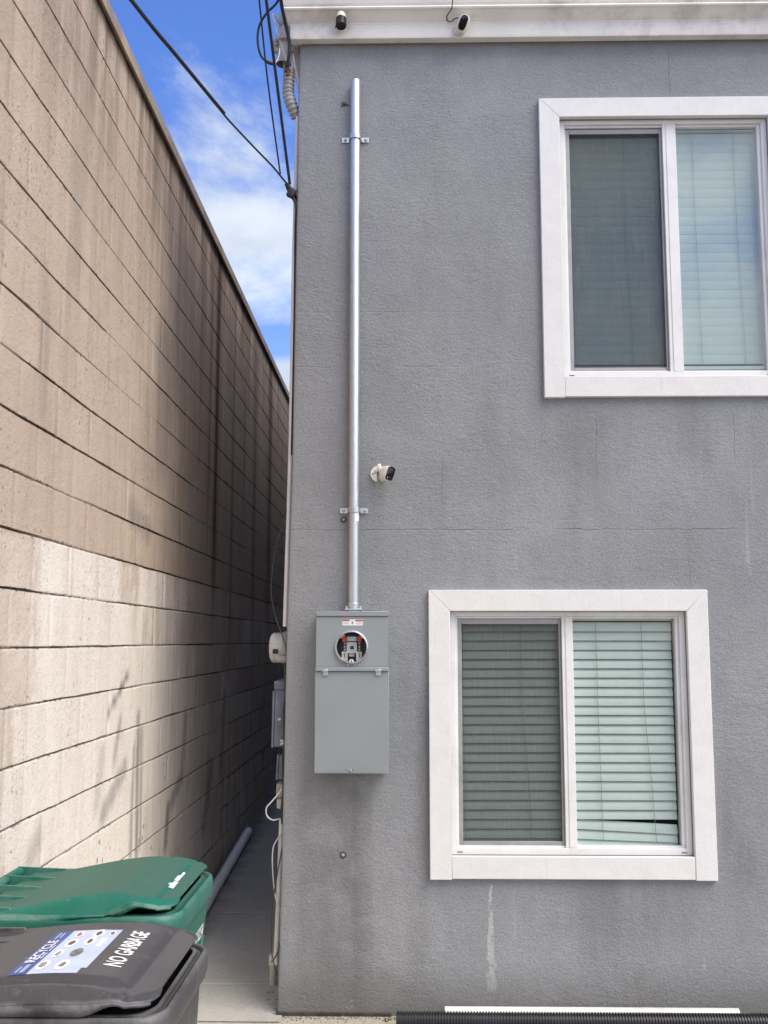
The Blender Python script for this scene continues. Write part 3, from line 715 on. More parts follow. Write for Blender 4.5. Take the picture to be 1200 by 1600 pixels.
for a in (544, 554.5):
    m = MB(); m.lathe([(0, -.003), (.003, -.002), (.0035, .001)], (wx(a, 1039, YP), YP, wz(a, 1039, YP)), (0, 1, 0), 10); m.build('screw', M['zinc'], pan)
m = MB()
m.lathe([(0, 0)], (0, 0, 0), (0, 0, 1), 3) if False else None
m.box(px0 - .001, px1 + .001, YP - .012, YP + .03, pz(1049), pz(1042.5)); m.build('mid_flange', M['enamel'], pan, bev=.004)
m = MB(); m.box(px0 - .002, px1 + .001, YP - .002, YP + .03, pz(1207), pz(1049.5)); m.box(px0 - .002, px1 + .001, YP - .004, YP + .03, pz(1207) - .004, pz(1207) - .0002)
m.build('door', M['enamel'], pan, bev=.003)
for a in (508.5, 591):
    m = MB(); xx = wx(a, 1050, YP); m.box(xx - .014, xx + .014, YP - .017, YP - .0025, pz(1049.5), pz(1045.5)); m.box(xx - .012, xx + .012, YP - .009, YP - .0025, pz(1055.5), pz(1049.7)); m.build('latch', M['zinc'], pan, bev=.0015)
m = MB(); xx = wx(548, 1204, YP); m.lathe([(0, -.008), (.005, -.007), (.006, 0)], (xx, YP - .002, pz(1203.5)), (0, 1, 0), 10); m.build('door_screw', M['zinc'], pan)
for a in (541, 551.5):
    m = MB(); m.disc((wx(a, 1203, YP), YP - .0025, pz(1203)), (0, -1, 0), .0028, 10); m.build('screw_hole', M['black'], pan, normals=False)
lx = lambda px: wx(px, 972, YP); lz = lambda py: wz(550, py, YP)
m = MB(); y_ = YP - .0008
def q(a, b, c, d, k, e): m.add([(lx(a), y_ - e, lz(d)), (lx(b), y_ - e, lz(d)), (lx(b), y_ - e, lz(c)), (lx(a), y_ - e, lz(c))], [(0, 1, 2, 3)], k)
q(534.8, 567, 968, 977.3, 0, 0); q(535, 546.5, 968.2, 970.6, 1, .0004); q(555, 566.8, 968.6, 971, 1, .0004)
for a, b, c in ((536, 544, 972.5), (536, 545.5, 974.2), (556.5, 565, 972.8), (556.5, 566, 974.6), (537, 541, 969.3), (558, 563, 969.6)): q(a, b, c, c + .35, 2, .0008)
for i in range(6): q(549 + (i % 2) * 1.2, 551 + (i % 3) * .7, 970.5 + i * .8, 971.1 + i * .8, 2, .0004)
m.build('warning_label', [M['paper'], M['redink'], M['ink']], pan, normals=False)

# ------------------------------------------------------------------ cameras
def pill(mb, M_, rx, rz, l0, l1, mi=0, n=40, p=3.2, bulge=.35):
    """superellipse body extruded along local y with rounded ends"""
    prof = [(l0 - bulge * rx * .0, .80), (l0 + .002, .93), (l0 + .008, 1), (l1 - .008, 1), (l1 - .002, .94), (l1, .82)]
    rings = []
    for yy, k in prof:
        r_ = []
        for i in range(n):
            a = 2 * math.pi * i / n; c, s = math.cos(a), math.sin(a)
            r_.append(M_ @ Vector((rx * k * math.copysign(abs(c) ** (2/p), c), yy, rz * k * math.copysign(abs(s) ** (2/p), s))))
        rings.append(r_)
    mb.loft(rings, mi=mi)
# side camera on wall bracket
pc = atY(592, 741, YF); cm = thing('security_camera', 'small white security camera on round wall bracket right of the conduit', 'security camera', pc)
m = MB(); rr = .043; pts = []
for k in range(25):
    a = R(-70 + (320 * k / 24)); pts.append((pc.x + rr * math.cos(R(90) + a - R(90)) , pc.z + rr * math.sin(a)))
pts = [(pc.x + rr * math.cos(R(-75 + 330 * k / 30)), pc.z + rr * math.sin(R(-75 + 330 * k / 30))) for k in range(31)]
pts += [(pc.x - .011 + .0, pc.z + .012), (pc.x + .011, pc.z + .012)]
m.prism([(a, YF - .009, b) for a, b in pts], (0, .009, 0)); m.build('bracket', M['camwhite'], cm, bev=.0015)
m = MB(); m.disc((pc.x - .030, YF - .0095, pc.z + .001), (0, -1, 0), .0042, 12); m.box(pc.x - .022, pc.x - .018, YF - .0098, YF - .009, pc.z + .0, pc.z + .018); m.build('bracket_slot', M['black'], cm, normals=False)
arm = atY(592.5, 731, YF - .045)
m = MB(); m.tube([(pc.x + .002, YF - .008, pc.z + .024), (arm.x, arm.y + .01, arm.z + .004), (arm.x, arm.y, arm.z)], [.008, .010, .011], 14); m.rbox((.02, .022, .036), .008, Matrix.Translation((arm.x, arm.y - .004, arm.z + .002))); m.build('arm', M['camwhite'], cm)
m = MB(); m.tube([(arm.x, arm.y - .008, arm.z - .012), (arm.x + .004, arm.y - .01, arm.z - .03)], .006, 10); m.build('joint_screw', M['socket'], cm)
bc = atY(604.5, 740, YF - .075)
look = Vector((.56, -.80, -.12)).normalized(); upv = Vector((.36, 0, .94)); rgt = look.cross(upv).normalized(); upv = rgt.cross(look).normalized()
Mb = frame(bc, rgt, look, upv)
m = MB(); pill(m, Mb, .024, .038, -.032, .028); m.build('body', M['camwhite'], cm)
m = MB(); pill(m, Mb, .021, .035, .0265, .0305, p=4); f_ = m.build('face', M['lens'], cm)
m = MB(); m.disc(Mb @ Vector((.0, .0312, .012)), look, .008, 16); m.build('lens', M['black'], cm, normals=False)
m = MB(); m.disc(Mb @ Vector((.008, .0312, -.024)), look, .0022, 10); m.build('indicator', M['decal'], cm, normals=False)
# eave camera, plain
YE = YF - .064
p2 = atY(723, 38, YE - .05); c2 = thing('security_camera', 'white oval security camera with black face and cable under the cornice', 'security camera', atY(718, 47, YE))
look = Vector((.12, -.93, -.42)).normalized(); upv = Vector((.30, 0, 1)); rgt = look.cross(upv).normalized(); upv = rgt.cross(look).normalized(); Mb = frame(p2, rgt, look, upv)
m = MB(); pill(m, Mb, .031, .048, -.03, .022, p=2.6); m.build('body', M['camwhite'], c2)
m = MB(); pill(m, frame(p2 + upv * .004 + rgt * .004, rgt, look, upv), .020, .038, .0205, .0262, p=3); m.build('face', M['lens'], c2)
m = MB(); b0 = atY(717, 47, YE); m.lathe([(.034, .001), (.034, .010), (.026, .022), (.018, .042), (.018, .06)], b0, (.1, -1, .1), 24); m.build('bracket', M['camwhite'], c2)
m = MB(); pts = [atY(707, -30, YF - .18), atY(707, 0, YF - .175), atY(705.5, 14, YF - .15), atY(699, 24, YF - .10), atY(698.5, 31, YE - .012), atY(704, 34, YE - .02), atY(711, 29, YE - .03), atY(718, 28, YE - .035)]
def smooth(pts, n=6):
    pts = [Vector(p) for p in pts]; P = [pts[0]] + pts + [pts[-1]]; out = []
    for i in range(1, len(P) - 2):
        for k in range(n):
            t = k / n; a, b, c, d = P[i-1], P[i], P[i+1], P[i+2]
            out.append(.5 * ((2*b) + (-a + c)*t + (2*a - 5*b + 4*c - d)*t*t + (-a + 3*b - 3*c + d)*t**3))
    return out + [pts[-1]]
m.tube(smooth(pts), .0028, 8); m.build('cable', M['cable'], c2)
# eave camera with hood
p3 = atY(533, 31, YE - .045); c3 = thing('security_camera', 'white security camera with ribbed black hood, left under the cornice', 'security camera', atY(533, 28, YE))
ax = Vector((.02, -.30, -.95)).normalized()
m = MB(); m.lathe([(0, -.055), (.016, -.052), (.024, -.042), (.026, -.03), (.026, .0), (.024, .004)], p3, ax, 28); m.build('body', M['camwhite'], c3)
m = MB(); pr = [(.0255, -.008)]
for k in range(6): pr += [(.0275, -.006 + k * .008), (.0275, -.002 + k * .008), (.0262, -.001 + k * .008)]
pr += [(.027, .046), (.022, .050), (.02, .042), (0, .040)]
m.lathe(pr, p3, ax, 28); m.build('hood', M['black'], c3)
m = MB(); m.tube(smooth([atY(533, 26, YE + .002), atY(533, 25, YE - .03), p3 + ax * -.03]), .012, 12); m.build('bracket', M['camwhite'], c3)
m = MB(); m.tube(smooth([p3 + Vector((-.024, .0, .01)), atY(525, 39, YE - .06), atY(524, 44, YE - .05)]), .0025, 6); m.build('strap', M['cable'], c3)

# ------------------------------------------------------------------ overhead wires and service entrance at the corner
YS = YF + .03
an = atY(457, 303, YS - .02)
anc = thing('cable_clamp', 'dark metal cable clamp at the house corner where three overhead wires meet', 'clamp', an)
m = MB(); m.tube([an + Vector((-.03, -.02, .05)), an + Vector((-.012, -.01, .015)), an + Vector((.012, .03, -.01))], [.012, .016, .011], 10); m.rbox((.04, .03, .05), .006, Matrix.Translation(an + Vector((-.004, -.01, .0))) @ Matrix.Rotation(.5, 4, 'Y')); m.build('wedge', M['cable'], anc)
m = MB(); m.lathe([(0, .05), (.008, .048), (.008, 0), (.014, -.002), (.014, -.014), (0, -.016)], an + Vector((.02, .03, -.01)), (-.5, -.4, .5), 12); m.tube([an + Vector((.0, 0, -.02)), an + Vector((.02, .03, -.05))], .007, 8); m.build('bolt', M['copper'], anc)
m = MB(); m.tube(smooth([an + Vector((-.01, -.01, 0)), an + Vector((.018, .0, -.06)), an + Vector((.016, .02, -.2)), an + Vector((.014, .03, -.7)), an + Vector((.008, .03, -1.4))]), .006, 8); m.build('drop_wire', M['cable'], anc)
def cable(name, label, pts, r, mat='cable', cat='cable', seg=8, group=None):
    m = MB(); sp = smooth(pts, 8); m.tube(sp, r if not callable(r) else [r(i / (len(sp)-1)) for i in range(len(sp))], seg)
    o = m.build(name, M[mat]); tag(o, label, cat, group); return origin(o, pts[0])
# heavy cable from upper left, sleeve over the splice then a thinner tail
t = thing('overhead_cable', 'thick black overhead cable slanting down from upper left to the house corner', 'cable', an)
y0 = 3.9
A_ = atY(350, 177, 4.72); B0 = atY(205, 0, y0); far = B0 + (B0 - A_) * 6 + Vector((0, 0, 1.2))
m = MB(); m.tube(smooth([far, B0 + (B0 - A_) * 1.5 + Vector((0, 0, .06)), B0, atY(275, 86, 4.3), A_]), .0088, 10); m.build('thick_length', M['cable'], t)
m = MB(); m.tube(smooth([A_ + Vector((-.006, -.005, .008)), atY(354, 184, 4.74), atY(395, 228, 4.95), atY(425, 259, 5.1), atY(440, 277, 5.16), an + Vector((-.03, -.02, .05))]), .0052, 8); m.build('tail', M['cable'], t)
for nm, lab, x0, x1, r, e in (('overhead_cable', 'heavier of two steep overhead wires dropping to the corner clamp', 416, 455, .0075, (453, 288)), ('overhead_cable', 'thinner of two steep overhead wires beside the house corner', 405, 437, .0042, (438, 272))):
    b = atY(x0, 0, 4.55); mid = atY(x0 + (x1 - x0) * .42, 128, 4.86); en = atY(e[0], e[1], 5.17)
    cable(nm, lab, [b + (b - mid) * 8 + Vector((0, 0, .5)), b + (b - mid) * 2, b, mid, en], r, group='steep overhead wires')
m = MB()
# weatherhead on the service mast
wh = atY(444, 62, YS + .0); mast = thing('service_mast', 'grey weatherhead and insulators on ribbed flexible conduit at the house corner', 'service mast', atY(452, 180, YS))
KW = 1.35
m = MB(); m.lathe([(a_ * KW, b_ * KW) for a_, b_ in [(0, .075), (.018, .072), (.032, .055), (.040, .025), (.043, 0), (.047, -.002), (.047, -.012), (.034, -.014), (.030, -.10)]], wh + Vector((.01, 0, -.01)), (.08, 0, 1), 28); m.rbox((.034, .06, .08), .014, Matrix.Translation(wh + Vector((-.012, -.012, .10)))); m.rbox((.022, .05, .09), .009, Matrix.Translation(wh + Vector((.044, -.012, .10)))); m.build('weatherhead', M['fitting'], mast)
for sx, py in ((-1, 68), (-1, 78), (1, 66), (1, 76)):
    c = atY(431.5 if sx < 0 else 458, py, YS - .02); m = MB()
    m.lathe([(0, .016), (.012, .014), (.017, .008), (.011, .002), (.011, -.004), (.017, -.010), (.012, -.016), (0, -.018)], c, (.25 * sx, 0, 1), 18); m.build('insulator', M['fitting'], mast)
m = MB(); m.tube([atY(431, 73, YS), atY(445, 76, YS + .01), atY(459, 71, YS)], .007, 8); m.tube([atY(444, 66, YS + .01), atY(449, 112, YS + .01)], .02, 12); m.build('bracket', M['fitting'], mast)
m = MB(); pts = smooth([atY(451.5, 108, YS + .02), atY(451, 126, YS + .02), atY(450.5, 146, YS + .02), atY(456, 166, YS + .02), atY(464, 184, YS + .04)], 16)
n_ = len(pts); m.tube([p for p in pts], [.030 + .0035 * math.sin(i * 2 * math.pi / 5.0) if 8 < i else .031 for i in range(n_)], 20); m.build('flexible_conduit', M['flex'], mast, ang=70)
m = MB(); m.tube(smooth([wh + Vector((-.03, -.01, .09)), atY(428, 23, YS - .05), atY(427, 27, YS - .05), atY(436, 58, YS - .04), atY(449, 100, YS - .04)]), .0048, 8); m.build('pale_wire', M['wirewhite'], mast)
m = MB(); m.lathe([(0, .03), (.012, .028), (.014, .0), (.010, -.03), (0, -.032)], atY(448.5, 104, YS - .045), (.2, 0, 1), 14); m.lathe([(0, .02), (.010, .018), (.010, -.02), (0, -.022)], atY(450.5, 113, YS - .045), (.3, 0, 1), 12); m.build('wire_connector', M['rust'], mast)
cable('service_cable', 'thick black cable dropping past the weatherhead from above', [atY(437, -60, 4.7), atY(439, 0, 4.95), atY(446, 36, 5.12), atY(452, 66, 5.17), atY(451.5, 84, 5.18), atY(449, 103, 5.20)], .0095)
cable('looped_cable', 'black cable hanging in a wide loop left of the weatherhead', [atY(452, -50, 4.6), atY(435, 0, 4.75), atY(417, 20, 4.82), atY(405.5, 40, 4.86), atY(402.5, 62, 4.88), atY(406.5, 84, 4.9), atY(415, 95, 4.92), atY(427, 100, 4.93)], lambda u: .0062 if u < .86 else .0095)
cable('splice_wire', 'thin pale wire from the loop splice up to the insulators', [atY(427, 100, 4.93), atY(432, 96, 4.97), atY(436, 86, 5.05), atY(437, 74, 5.2)], .003, 'wiregrey', 'wire')

# white pipe that follows the alley corner
def corner(z, o=.0, y=YF + .05): return Vector((XC(z) - o, y, z))
zA, zB, zC = wz(459, 180, YS), wz(447, 985), wz(430, 1512)
m = MB(); zs_ = [zA + (zB + .02 - zA) * i / 14 for i in range(15)]; m.tube([corner(z, .006 + .007 * min(1, (zA - z) / .8)) for z in zs_], .012, 14)
o = m.build('conduit_riser', M['pvc']); tag(o, 'slim white pipe running up the corner of the grey house', 'pipe'); origin(o, corner(zB, .01))
zD = wz(440, 1282)
m = MB(); zs_ = [zD + (zC - zD) * i / 8 for i in range(9)]; m.tube([corner(z, .008 + .010 * ((zD - z) / (zD - zC))) for z in zs_], .013, 14)
o = m.build('corner_pipe', M['oldpvc']); tag(o, 'grimy pale pipe at the foot of the house corner behind loose wires', 'pipe'); origin(o, corner(zC, .018))

# ------------------------------------------------------------------ boxes on the alley side of the house
def sw(px, py, y): return atY(px, py, y)
# round meter
ym = YF + .17; c = sw(436, 1012, ym); rmx = 24 / (F / ym); xs_ = XC(c.z)
mt = thing('electricity_meter', 'round pale glass electricity meter on the alley side of the house', 'meter', (xs_, ym, c.z))
L_ = xs_ - sw(421, 1012, ym).x
m = MB(); m.lathe([(0, L_), (rmx * .5, L_ - .0015), (rmx * .76, L_ - .006), (rmx * .89, L_ - .013), (rmx * .945, L_ - .022), (rmx * .985, L_ - .024), (rmx * .985, L_ - .030), (rmx * .955, L_ - .032), (rmx * .99, .03), (rmx, .02)], (xs_, ym, c.z), (-1, 0, 0), 48); m.build('cover', M['meterglass'], mt)
m = MB(); m.lathe([(rmx * .97, .034), (rmx * 1.04, .032), (rmx * 1.04, .012), (rmx * .9, .008), (rmx * .9, -.01)], (xs_, ym, c.z), (-1, 0, 0), 40); m.rbox((.05, .05, .03), .008, Matrix.Translation((xs_ - .03, ym - rmx * .8, c.z - rmx * .70))); m.build('collar', M['fitting'], mt)
m = MB(); xx = sw(430.5, 1017, ym - rmx).x; m.rbox((.028, .006, .024), .002, Matrix.Translation((xx, ym - rmx - .0005, c.z - .018))); m.build('port', M['black'], mt)
# old grey box
yb0 = YF + .10; a = sw(430, 1064, yb0); b = sw(447, 1167, yb0); xw_ = XC(a.z)
ob = thing('breaker_box', 'old dark grey breaker box below the round meter in the alley', 'electrical box', (xw_, yb0, b.z))
lean = sw(427.5, 1167, yb0).x - a.x
m = MB(); dpt = .34
def slab(m, x0t, x0b, x1t, x1b, y0, y1, z0, z1): m.add([(x0b, y0, z0), (x1b, y0, z0), (x1b, y1, z0), (x0b, y1, z0), (x0t, y0, z1), (x1t, y0, z1), (x1t, y1, z1), (x0t, y1, z1)], [(0,3,2,1),(4,5,6,7),(0,1,5,4),(1,2,6,5),(2,3,7,6),(3,0,4,7)])
slab(m, a.x, a.x + lean, XC(a.z) + .004, XC(b.z) + .004, yb0, yb0 + dpt, b.z, a.z - .045); m.build('body', M['oldenamel'], ob, bev=.004)
m = MB(); slab(m, a.x - .004, a.x - .005, XC(a.z) + .004, XC(a.z) + .004, yb0 - .004, yb0 + dpt + .004, a.z - .044, a.z); m.build('hood', M['oldenamel'], ob, bev=.004)
m = MB(); slab(m, a.x - .012, a.x + lean - .012, a.x - .001, a.x + lean - .001, yb0 - .003, yb0 + dpt - .004, b.z - .004, a.z - .05); m.build('door', M['oldenamel'], ob, bev=.003)
m = MB(); xx = sw(437, 1124, yb0).x; m.rbox((.016, .008, .014), .003, Matrix.Translation((xx, yb0 - .003, sw(437, 1124, yb0).z))); m.build('latch', M['zinc'], ob)
m = MB()
m.tube(smooth([(XC(a.z) - .012, yb0 - .01, b.z - .01), (XC(a.z) - .012, yb0 - .014, b.z + .02), (XC(a.z) - .03, yb0 - .01, b.z + .012)]), .007, 8); m.rbox((.03, .012, .014), .004, Matrix.Translation((XC(a.z) - .02, yb0 - .004, b.z + .03))); m.build('bonding_clamp', M['zinc'], ob)
# junction box
yj = YF + .12; a = sw(436, 1180, yj); b = sw(434, 1218, yj)
jb = thing('junction_box', 'small grey junction box under the old breaker box', 'electrical box', (XC(a.z), yj, b.z))
m = MB(); slab(m, a.x, b.x, XC(a.z) + .004, XC(b.z) + .004, yj, yj + .12, b.z, a.z); m.build('body', M['oldenamel'], jb, bev=.005)
m = MB(); slab(m, a.x - .010, b.x - .010, a.x - .0005, b.x - .0005, yj - .003, yj + .123, b.z - .003, a.z + .003); m.build('cover', M['oldenamel'], jb, bev=.002)
m = MB(); xx = XC(a.z) - .012; m.lathe([(.010, 0), (.010, .05)], (xx, yj + .03, a.z), (0, 0, 1), 12); m.build('nipple', M['fitting'], jb)
# outlet
yo_ = YF + .16; a = sw(432, 1224, yo_); b = sw(431, 1262, yo_)
ot = thing('outlet_box', 'weathered outlet box with plug low on the alley side of the house', 'outlet', (XC(a.z), yo_, b.z))
m = MB(); slab(m, a.x, b.x, XC(a.z) + .004, XC(b.z) + .004, yo_, yo_ + .09, b.z + .045, a.z); m.build('box', M['fitting'], ot, bev=.006)
m = MB(); m.rbox((.032, .04, .05), .008, Matrix.Translation((a.x + .018, yo_ + .02, b.z + .018))); m.build('plug', M['oldpvc'], ot)
m = MB()
for k in (0, 1): m.disc((a.x + .008 + .014 * k, yo_ - .001 + .0, b.z + .052), (0, -1, 0), .0035, 8)
m.build('contact', M['black'], ot, normals=False)
cable('power_cord', 'white cord hanging in a loop from the alley outlet', [sw(443, 1222, YF + .06), sw(438, 1236, YF + .05), sw(425, 1252, YF + .05), sw(416.5, 1262, YF + .05), sw(417, 1274, YF + .05), sw(425, 1281, YF + .05), sw(434, 1280, YF + .06), sw(441, 1277, YF + .08)], .0035, 'wirewhite', 'cord')
cable('pale_cord', 'pale cord bowing out from the grimy pipe by the corner', [sw(442, 1300, YF + .03), sw(433, 1312, YF + .03), sw(427, 1324, YF + .03), sw(425.5, 1345, YF + .03), sw(427, 1375, YF + .03), sw(430, 1400, YF + .03), sw(436, 1417, YF + .03), sw(440, 1430, YF + .05)], .0032, 'wiregrey', 'cord')
cable('dark_cord', 'dark cord dangling down to the white pipe stub', [sw(443, 1318, YF + .02), sw(437, 1345, YF + .01), sw(430, 1385, YF + .01), sw(425.5, 1420, YF + .01), sw(424.5, 1450, YF + .01), sw(424.5, 1485, YF + .01), sw(427, 1500, YF - .01), sw(430, 1512, YF - .01), sw(433, 1525, YF + .01)], .0032, 'cable', 'cord')
cable('bent_wire', 'short dark wire bent across the top of the pipe stub', [sw(424, 1503, YF), sw(429, 1497, YF), sw(435, 1485, YF), sw(438, 1470, YF + .02)], .0035, 'cable', 'wire')
cable('slack_wire', 'thin black wire sagging in front of the block wall above the meter', [sw(459, 752, YF + .06), sw(452, 780, YF + .05), sw(441, 820, YF + .04), sw(430, 860, YF + .04), sw(424.5, 900, YF + .04), sw(424, 930, YF + .04), sw(430, 962, YF + .04), sw(440, 990, YF + .03), sw(447, 1012, YF + .02), sw(451, 1034, YF + .02)], .0028, 'cable', 'wire')
m = MB(); z0, z1 = wz(452, 1036), wz(444, 1290)
m.tube([corner(z1 + (z0 - z1) * i / 10, .004 + .004 * math.sin(i * 2.1), YF + .04) for i in range(11)], .007, 8)
for py in (1048, 1056, 1066): m.rbox((.012, .01, .014), .003, Matrix.Translation(sw(451.5, py, YF + .03)), mi=1)
o = m.build('cable_run', [M['cable'], M['decal']]); tag(o, 'dark cable run pinned to the corner between the meter and the outlet', 'cable'); origin(o, corner(z1, .004, YF + .04))

# pipe stub at the corner foot
st_ = on_path(427, 1538); sp = thing('pipe_stub', 'capped white plastic pipe stub standing at the house corner', 'pipe', st_)
zt2 = atY(427, 1492, st_.y).z
m = MB(); m.lathe([(.019, 0), (.019, zt2 - st_.z - .03)], st_, (0, 0, 1), 20); m.build('pipe', M['oldpvc'], sp)
m = MB(); m.lathe([(0, .004), (.020, .004), (.024, -.002), (.024, -.05), (.019, -.052)], (st_.x, st_.y, zt2), (0, 0, 1), 20); m.build('cap', M['pvc'], sp)

# plastic pipe on the alley floor
e0 = on_path(388, 1306); e1 = on_path(334, 1400)
d_ = (e1 - e0).normalized(); e2 = e0 + d_ * 3.2; e2.z = ground_z(e2.y); e0.z = ground_z(e0.y)
rp = .034; e0.z += rp; e2.z += rp; L_ = (e2 - e0).length
m = MB(); m.lathe([(rp * .88, .3), (rp * .88, 0), (rp, 0), (rp, L_)], e0, e2 - e0, 24)
o = m.build('plastic_pipe', simple('pale_pvc', (.86, .85, .82), .45, var=.04, scale=5)); tag(o, 'grey-white plastic pipe lying in the alley along the foot of the block wall', 'pipe'); origin(o, e0)

# ------------------------------------------------------------------ pipes in front of the house
yh, rh = 5.055, .041
x0 = wx(619, 1590, yh); m = MB(); pr = []; h = 0; L_ = 3.6
while h < L_:
    pr += [(rh * .86, h), (rh * .86, h + .0045), (rh, h + .0062), (rh, h + .0118)]; h += .0136
m.lathe([(rh * .72, .02), (rh * .72, 0)] + pr, (x0, yh, rh + .003), (1, .0, 0), 28)
o = m.build('drain_hose', M['hose'], ang=50); tag(o, 'black corrugated drain pipe lying along the foot of the wall', 'drain pipe'); origin(o, (x0, yh, 0))
yw_ = 5.168; rw = .031; x0, x1 = wx(695, 1577, yw_), wx(1154, 1577, yw_)
m = MB(); m.lathe([(rw * .86, .3), (rw * .86, 0), (rw, 0), (rw, x1 - x0), (rw * .86, x1 - x0), (rw * .86, x1 - x0 - .3)], (x0, yw_, rw + .008), (1, 0, 0), 28)
o = m.build('plastic_pipe', M['pvc']); tag(o, 'white plastic pipe lying between the wall and the black drain pipe', 'pipe'); origin(o, (x0, yw_, 0))
# fixings left in the stucco
for px, py, lab in ((536, 1336, 'rusty screw head left in the stucco below the meter panel'), (537, 812, 'rusty screw stub beside the lower conduit strap')):
    p = atY(px, py, YF); m = MB(); m.lathe([(0, .010), (.005, .009), (.008, .004), (.008, -.004)], p, (0, -1, 0), 10); m.lathe([(.016, .001), (.012, .002)], p, (0, -1, 0), 12, 1)
    o = m.build('wall_screw', [M['socket'], M['rust']]); tag(o, lab, 'screw'); origin(o, p)
m = MB(); p = [atY(a, b, YF - .004) for a, b in ((533, 167), (536, 163.5), (541, 163), (545, 165))]; m.tube(smooth(p), .0025, 6); o = m.build('wall_hook', M['rust']); tag(o, 'bent rusty wire hook in the stucco left of the conduit top', 'hook'); origin(o, p[1])

rd = random.Random(11); m = MB()
def crumb(x, y, z, r_):
    pts = [Vector((math.cos(a) * r_ * rd.uniform(.6, 1.2), math.sin(a) * r_ * rd.uniform(.6, 1.2), 0)) for a in (0, 1.3, 2.5, 3.7, 5.0)]
    m.add([(x + q.x, y + q.y, z) for q in pts] + [(x + rd.uniform(-.3, .3) * r_, y + rd.uniform(-.3, .3) * r_, z + r_ * rd.uniform(.4, .9))], [(k, (k+1) % 5, 5) for k in range(5)], rd.choice((0, 0, 1, 2)))
for _ in range(170): crumb(rd.uniform(XC(0) + .0, .05), YF - .014 - abs(rd.gauss(0, .035)), .004, rd.uniform(.002, .008))
for _ in range(60): crumb(wx(617, 1590) + rd.gauss(0, .03), YF - .02 - abs(rd.gauss(0, .03)), .004, rd.uniform(.003, .010))
for _ in range(220):
    y_ = rd.uniform(5.2, 10); crumb(XW + .01 + abs(rd.gauss(0, .045)), y_, ground_z(y_), rd.uniform(.002, .008))
for _ in range(120):
    y_ = rd.uniform(5.2, 8); crumb(XC(0) - .01 - abs(rd.gauss(0, .03)), y_, ground_z(y_), rd.uniform(.002, .007))
o = m.build('debris', [simple('grit', (.22, .19, .15), .9, var=.4, scale=40), simple('dry_leaf', (.16, .10, .05), .8, var=.4, scale=40), simple('moss', (.06, .085, .025), .9, var=.4, scale=40)]); o['kind'] = 'stuff'; o['label'] = 'grit and dry crumbs along the foot of the walls'

# ------------------------------------------------------------------ wheelie bins
def text_mesh(body, size, off=0.0, sx=1):
    cu = bpy.data.curves.new('t', 'FONT'); cu.body = body; cu.size = size; cu.offset = off; cu.align_x = 'LEFT'; cu.resolution_u = 4
    ob = bpy.data.objects.new('t', cu); COL.objects.link(ob); dg = bpy.context.evaluated_depsgraph_get(); me = bpy.data.meshes.new_from_object(ob.evaluated_get(dg))
    vs = [(v.co.x * sx, v.co.y) for v in me.vertices]; fs = [tuple(p.vertices) for p in me.polygons]
    bpy.data.objects.remove(ob); bpy.data.curves.remove(cu); bpy.data.meshes.remove(me); return vs, fs
def rrect(cx, cy, hx, hy, r, z, n=7):
    out = []
    for sx, sy, a0 in ((1, 1, 0), (-1, 1, 90), (-1, -1, 180), (1, -1, 270)):
        for k in range(n):
            a = R(a0 + 90 * k / (n - 1)); out.append((cx + sx * (hx - r) + r * math.cos(a), cy + sy * (hy - r) + r * math.sin(a), z))
    return out
def sstep(a, b, x):
    t = max(0, min(1, (x - a) / (b - a))); return t * t * (3 - 2 * t)

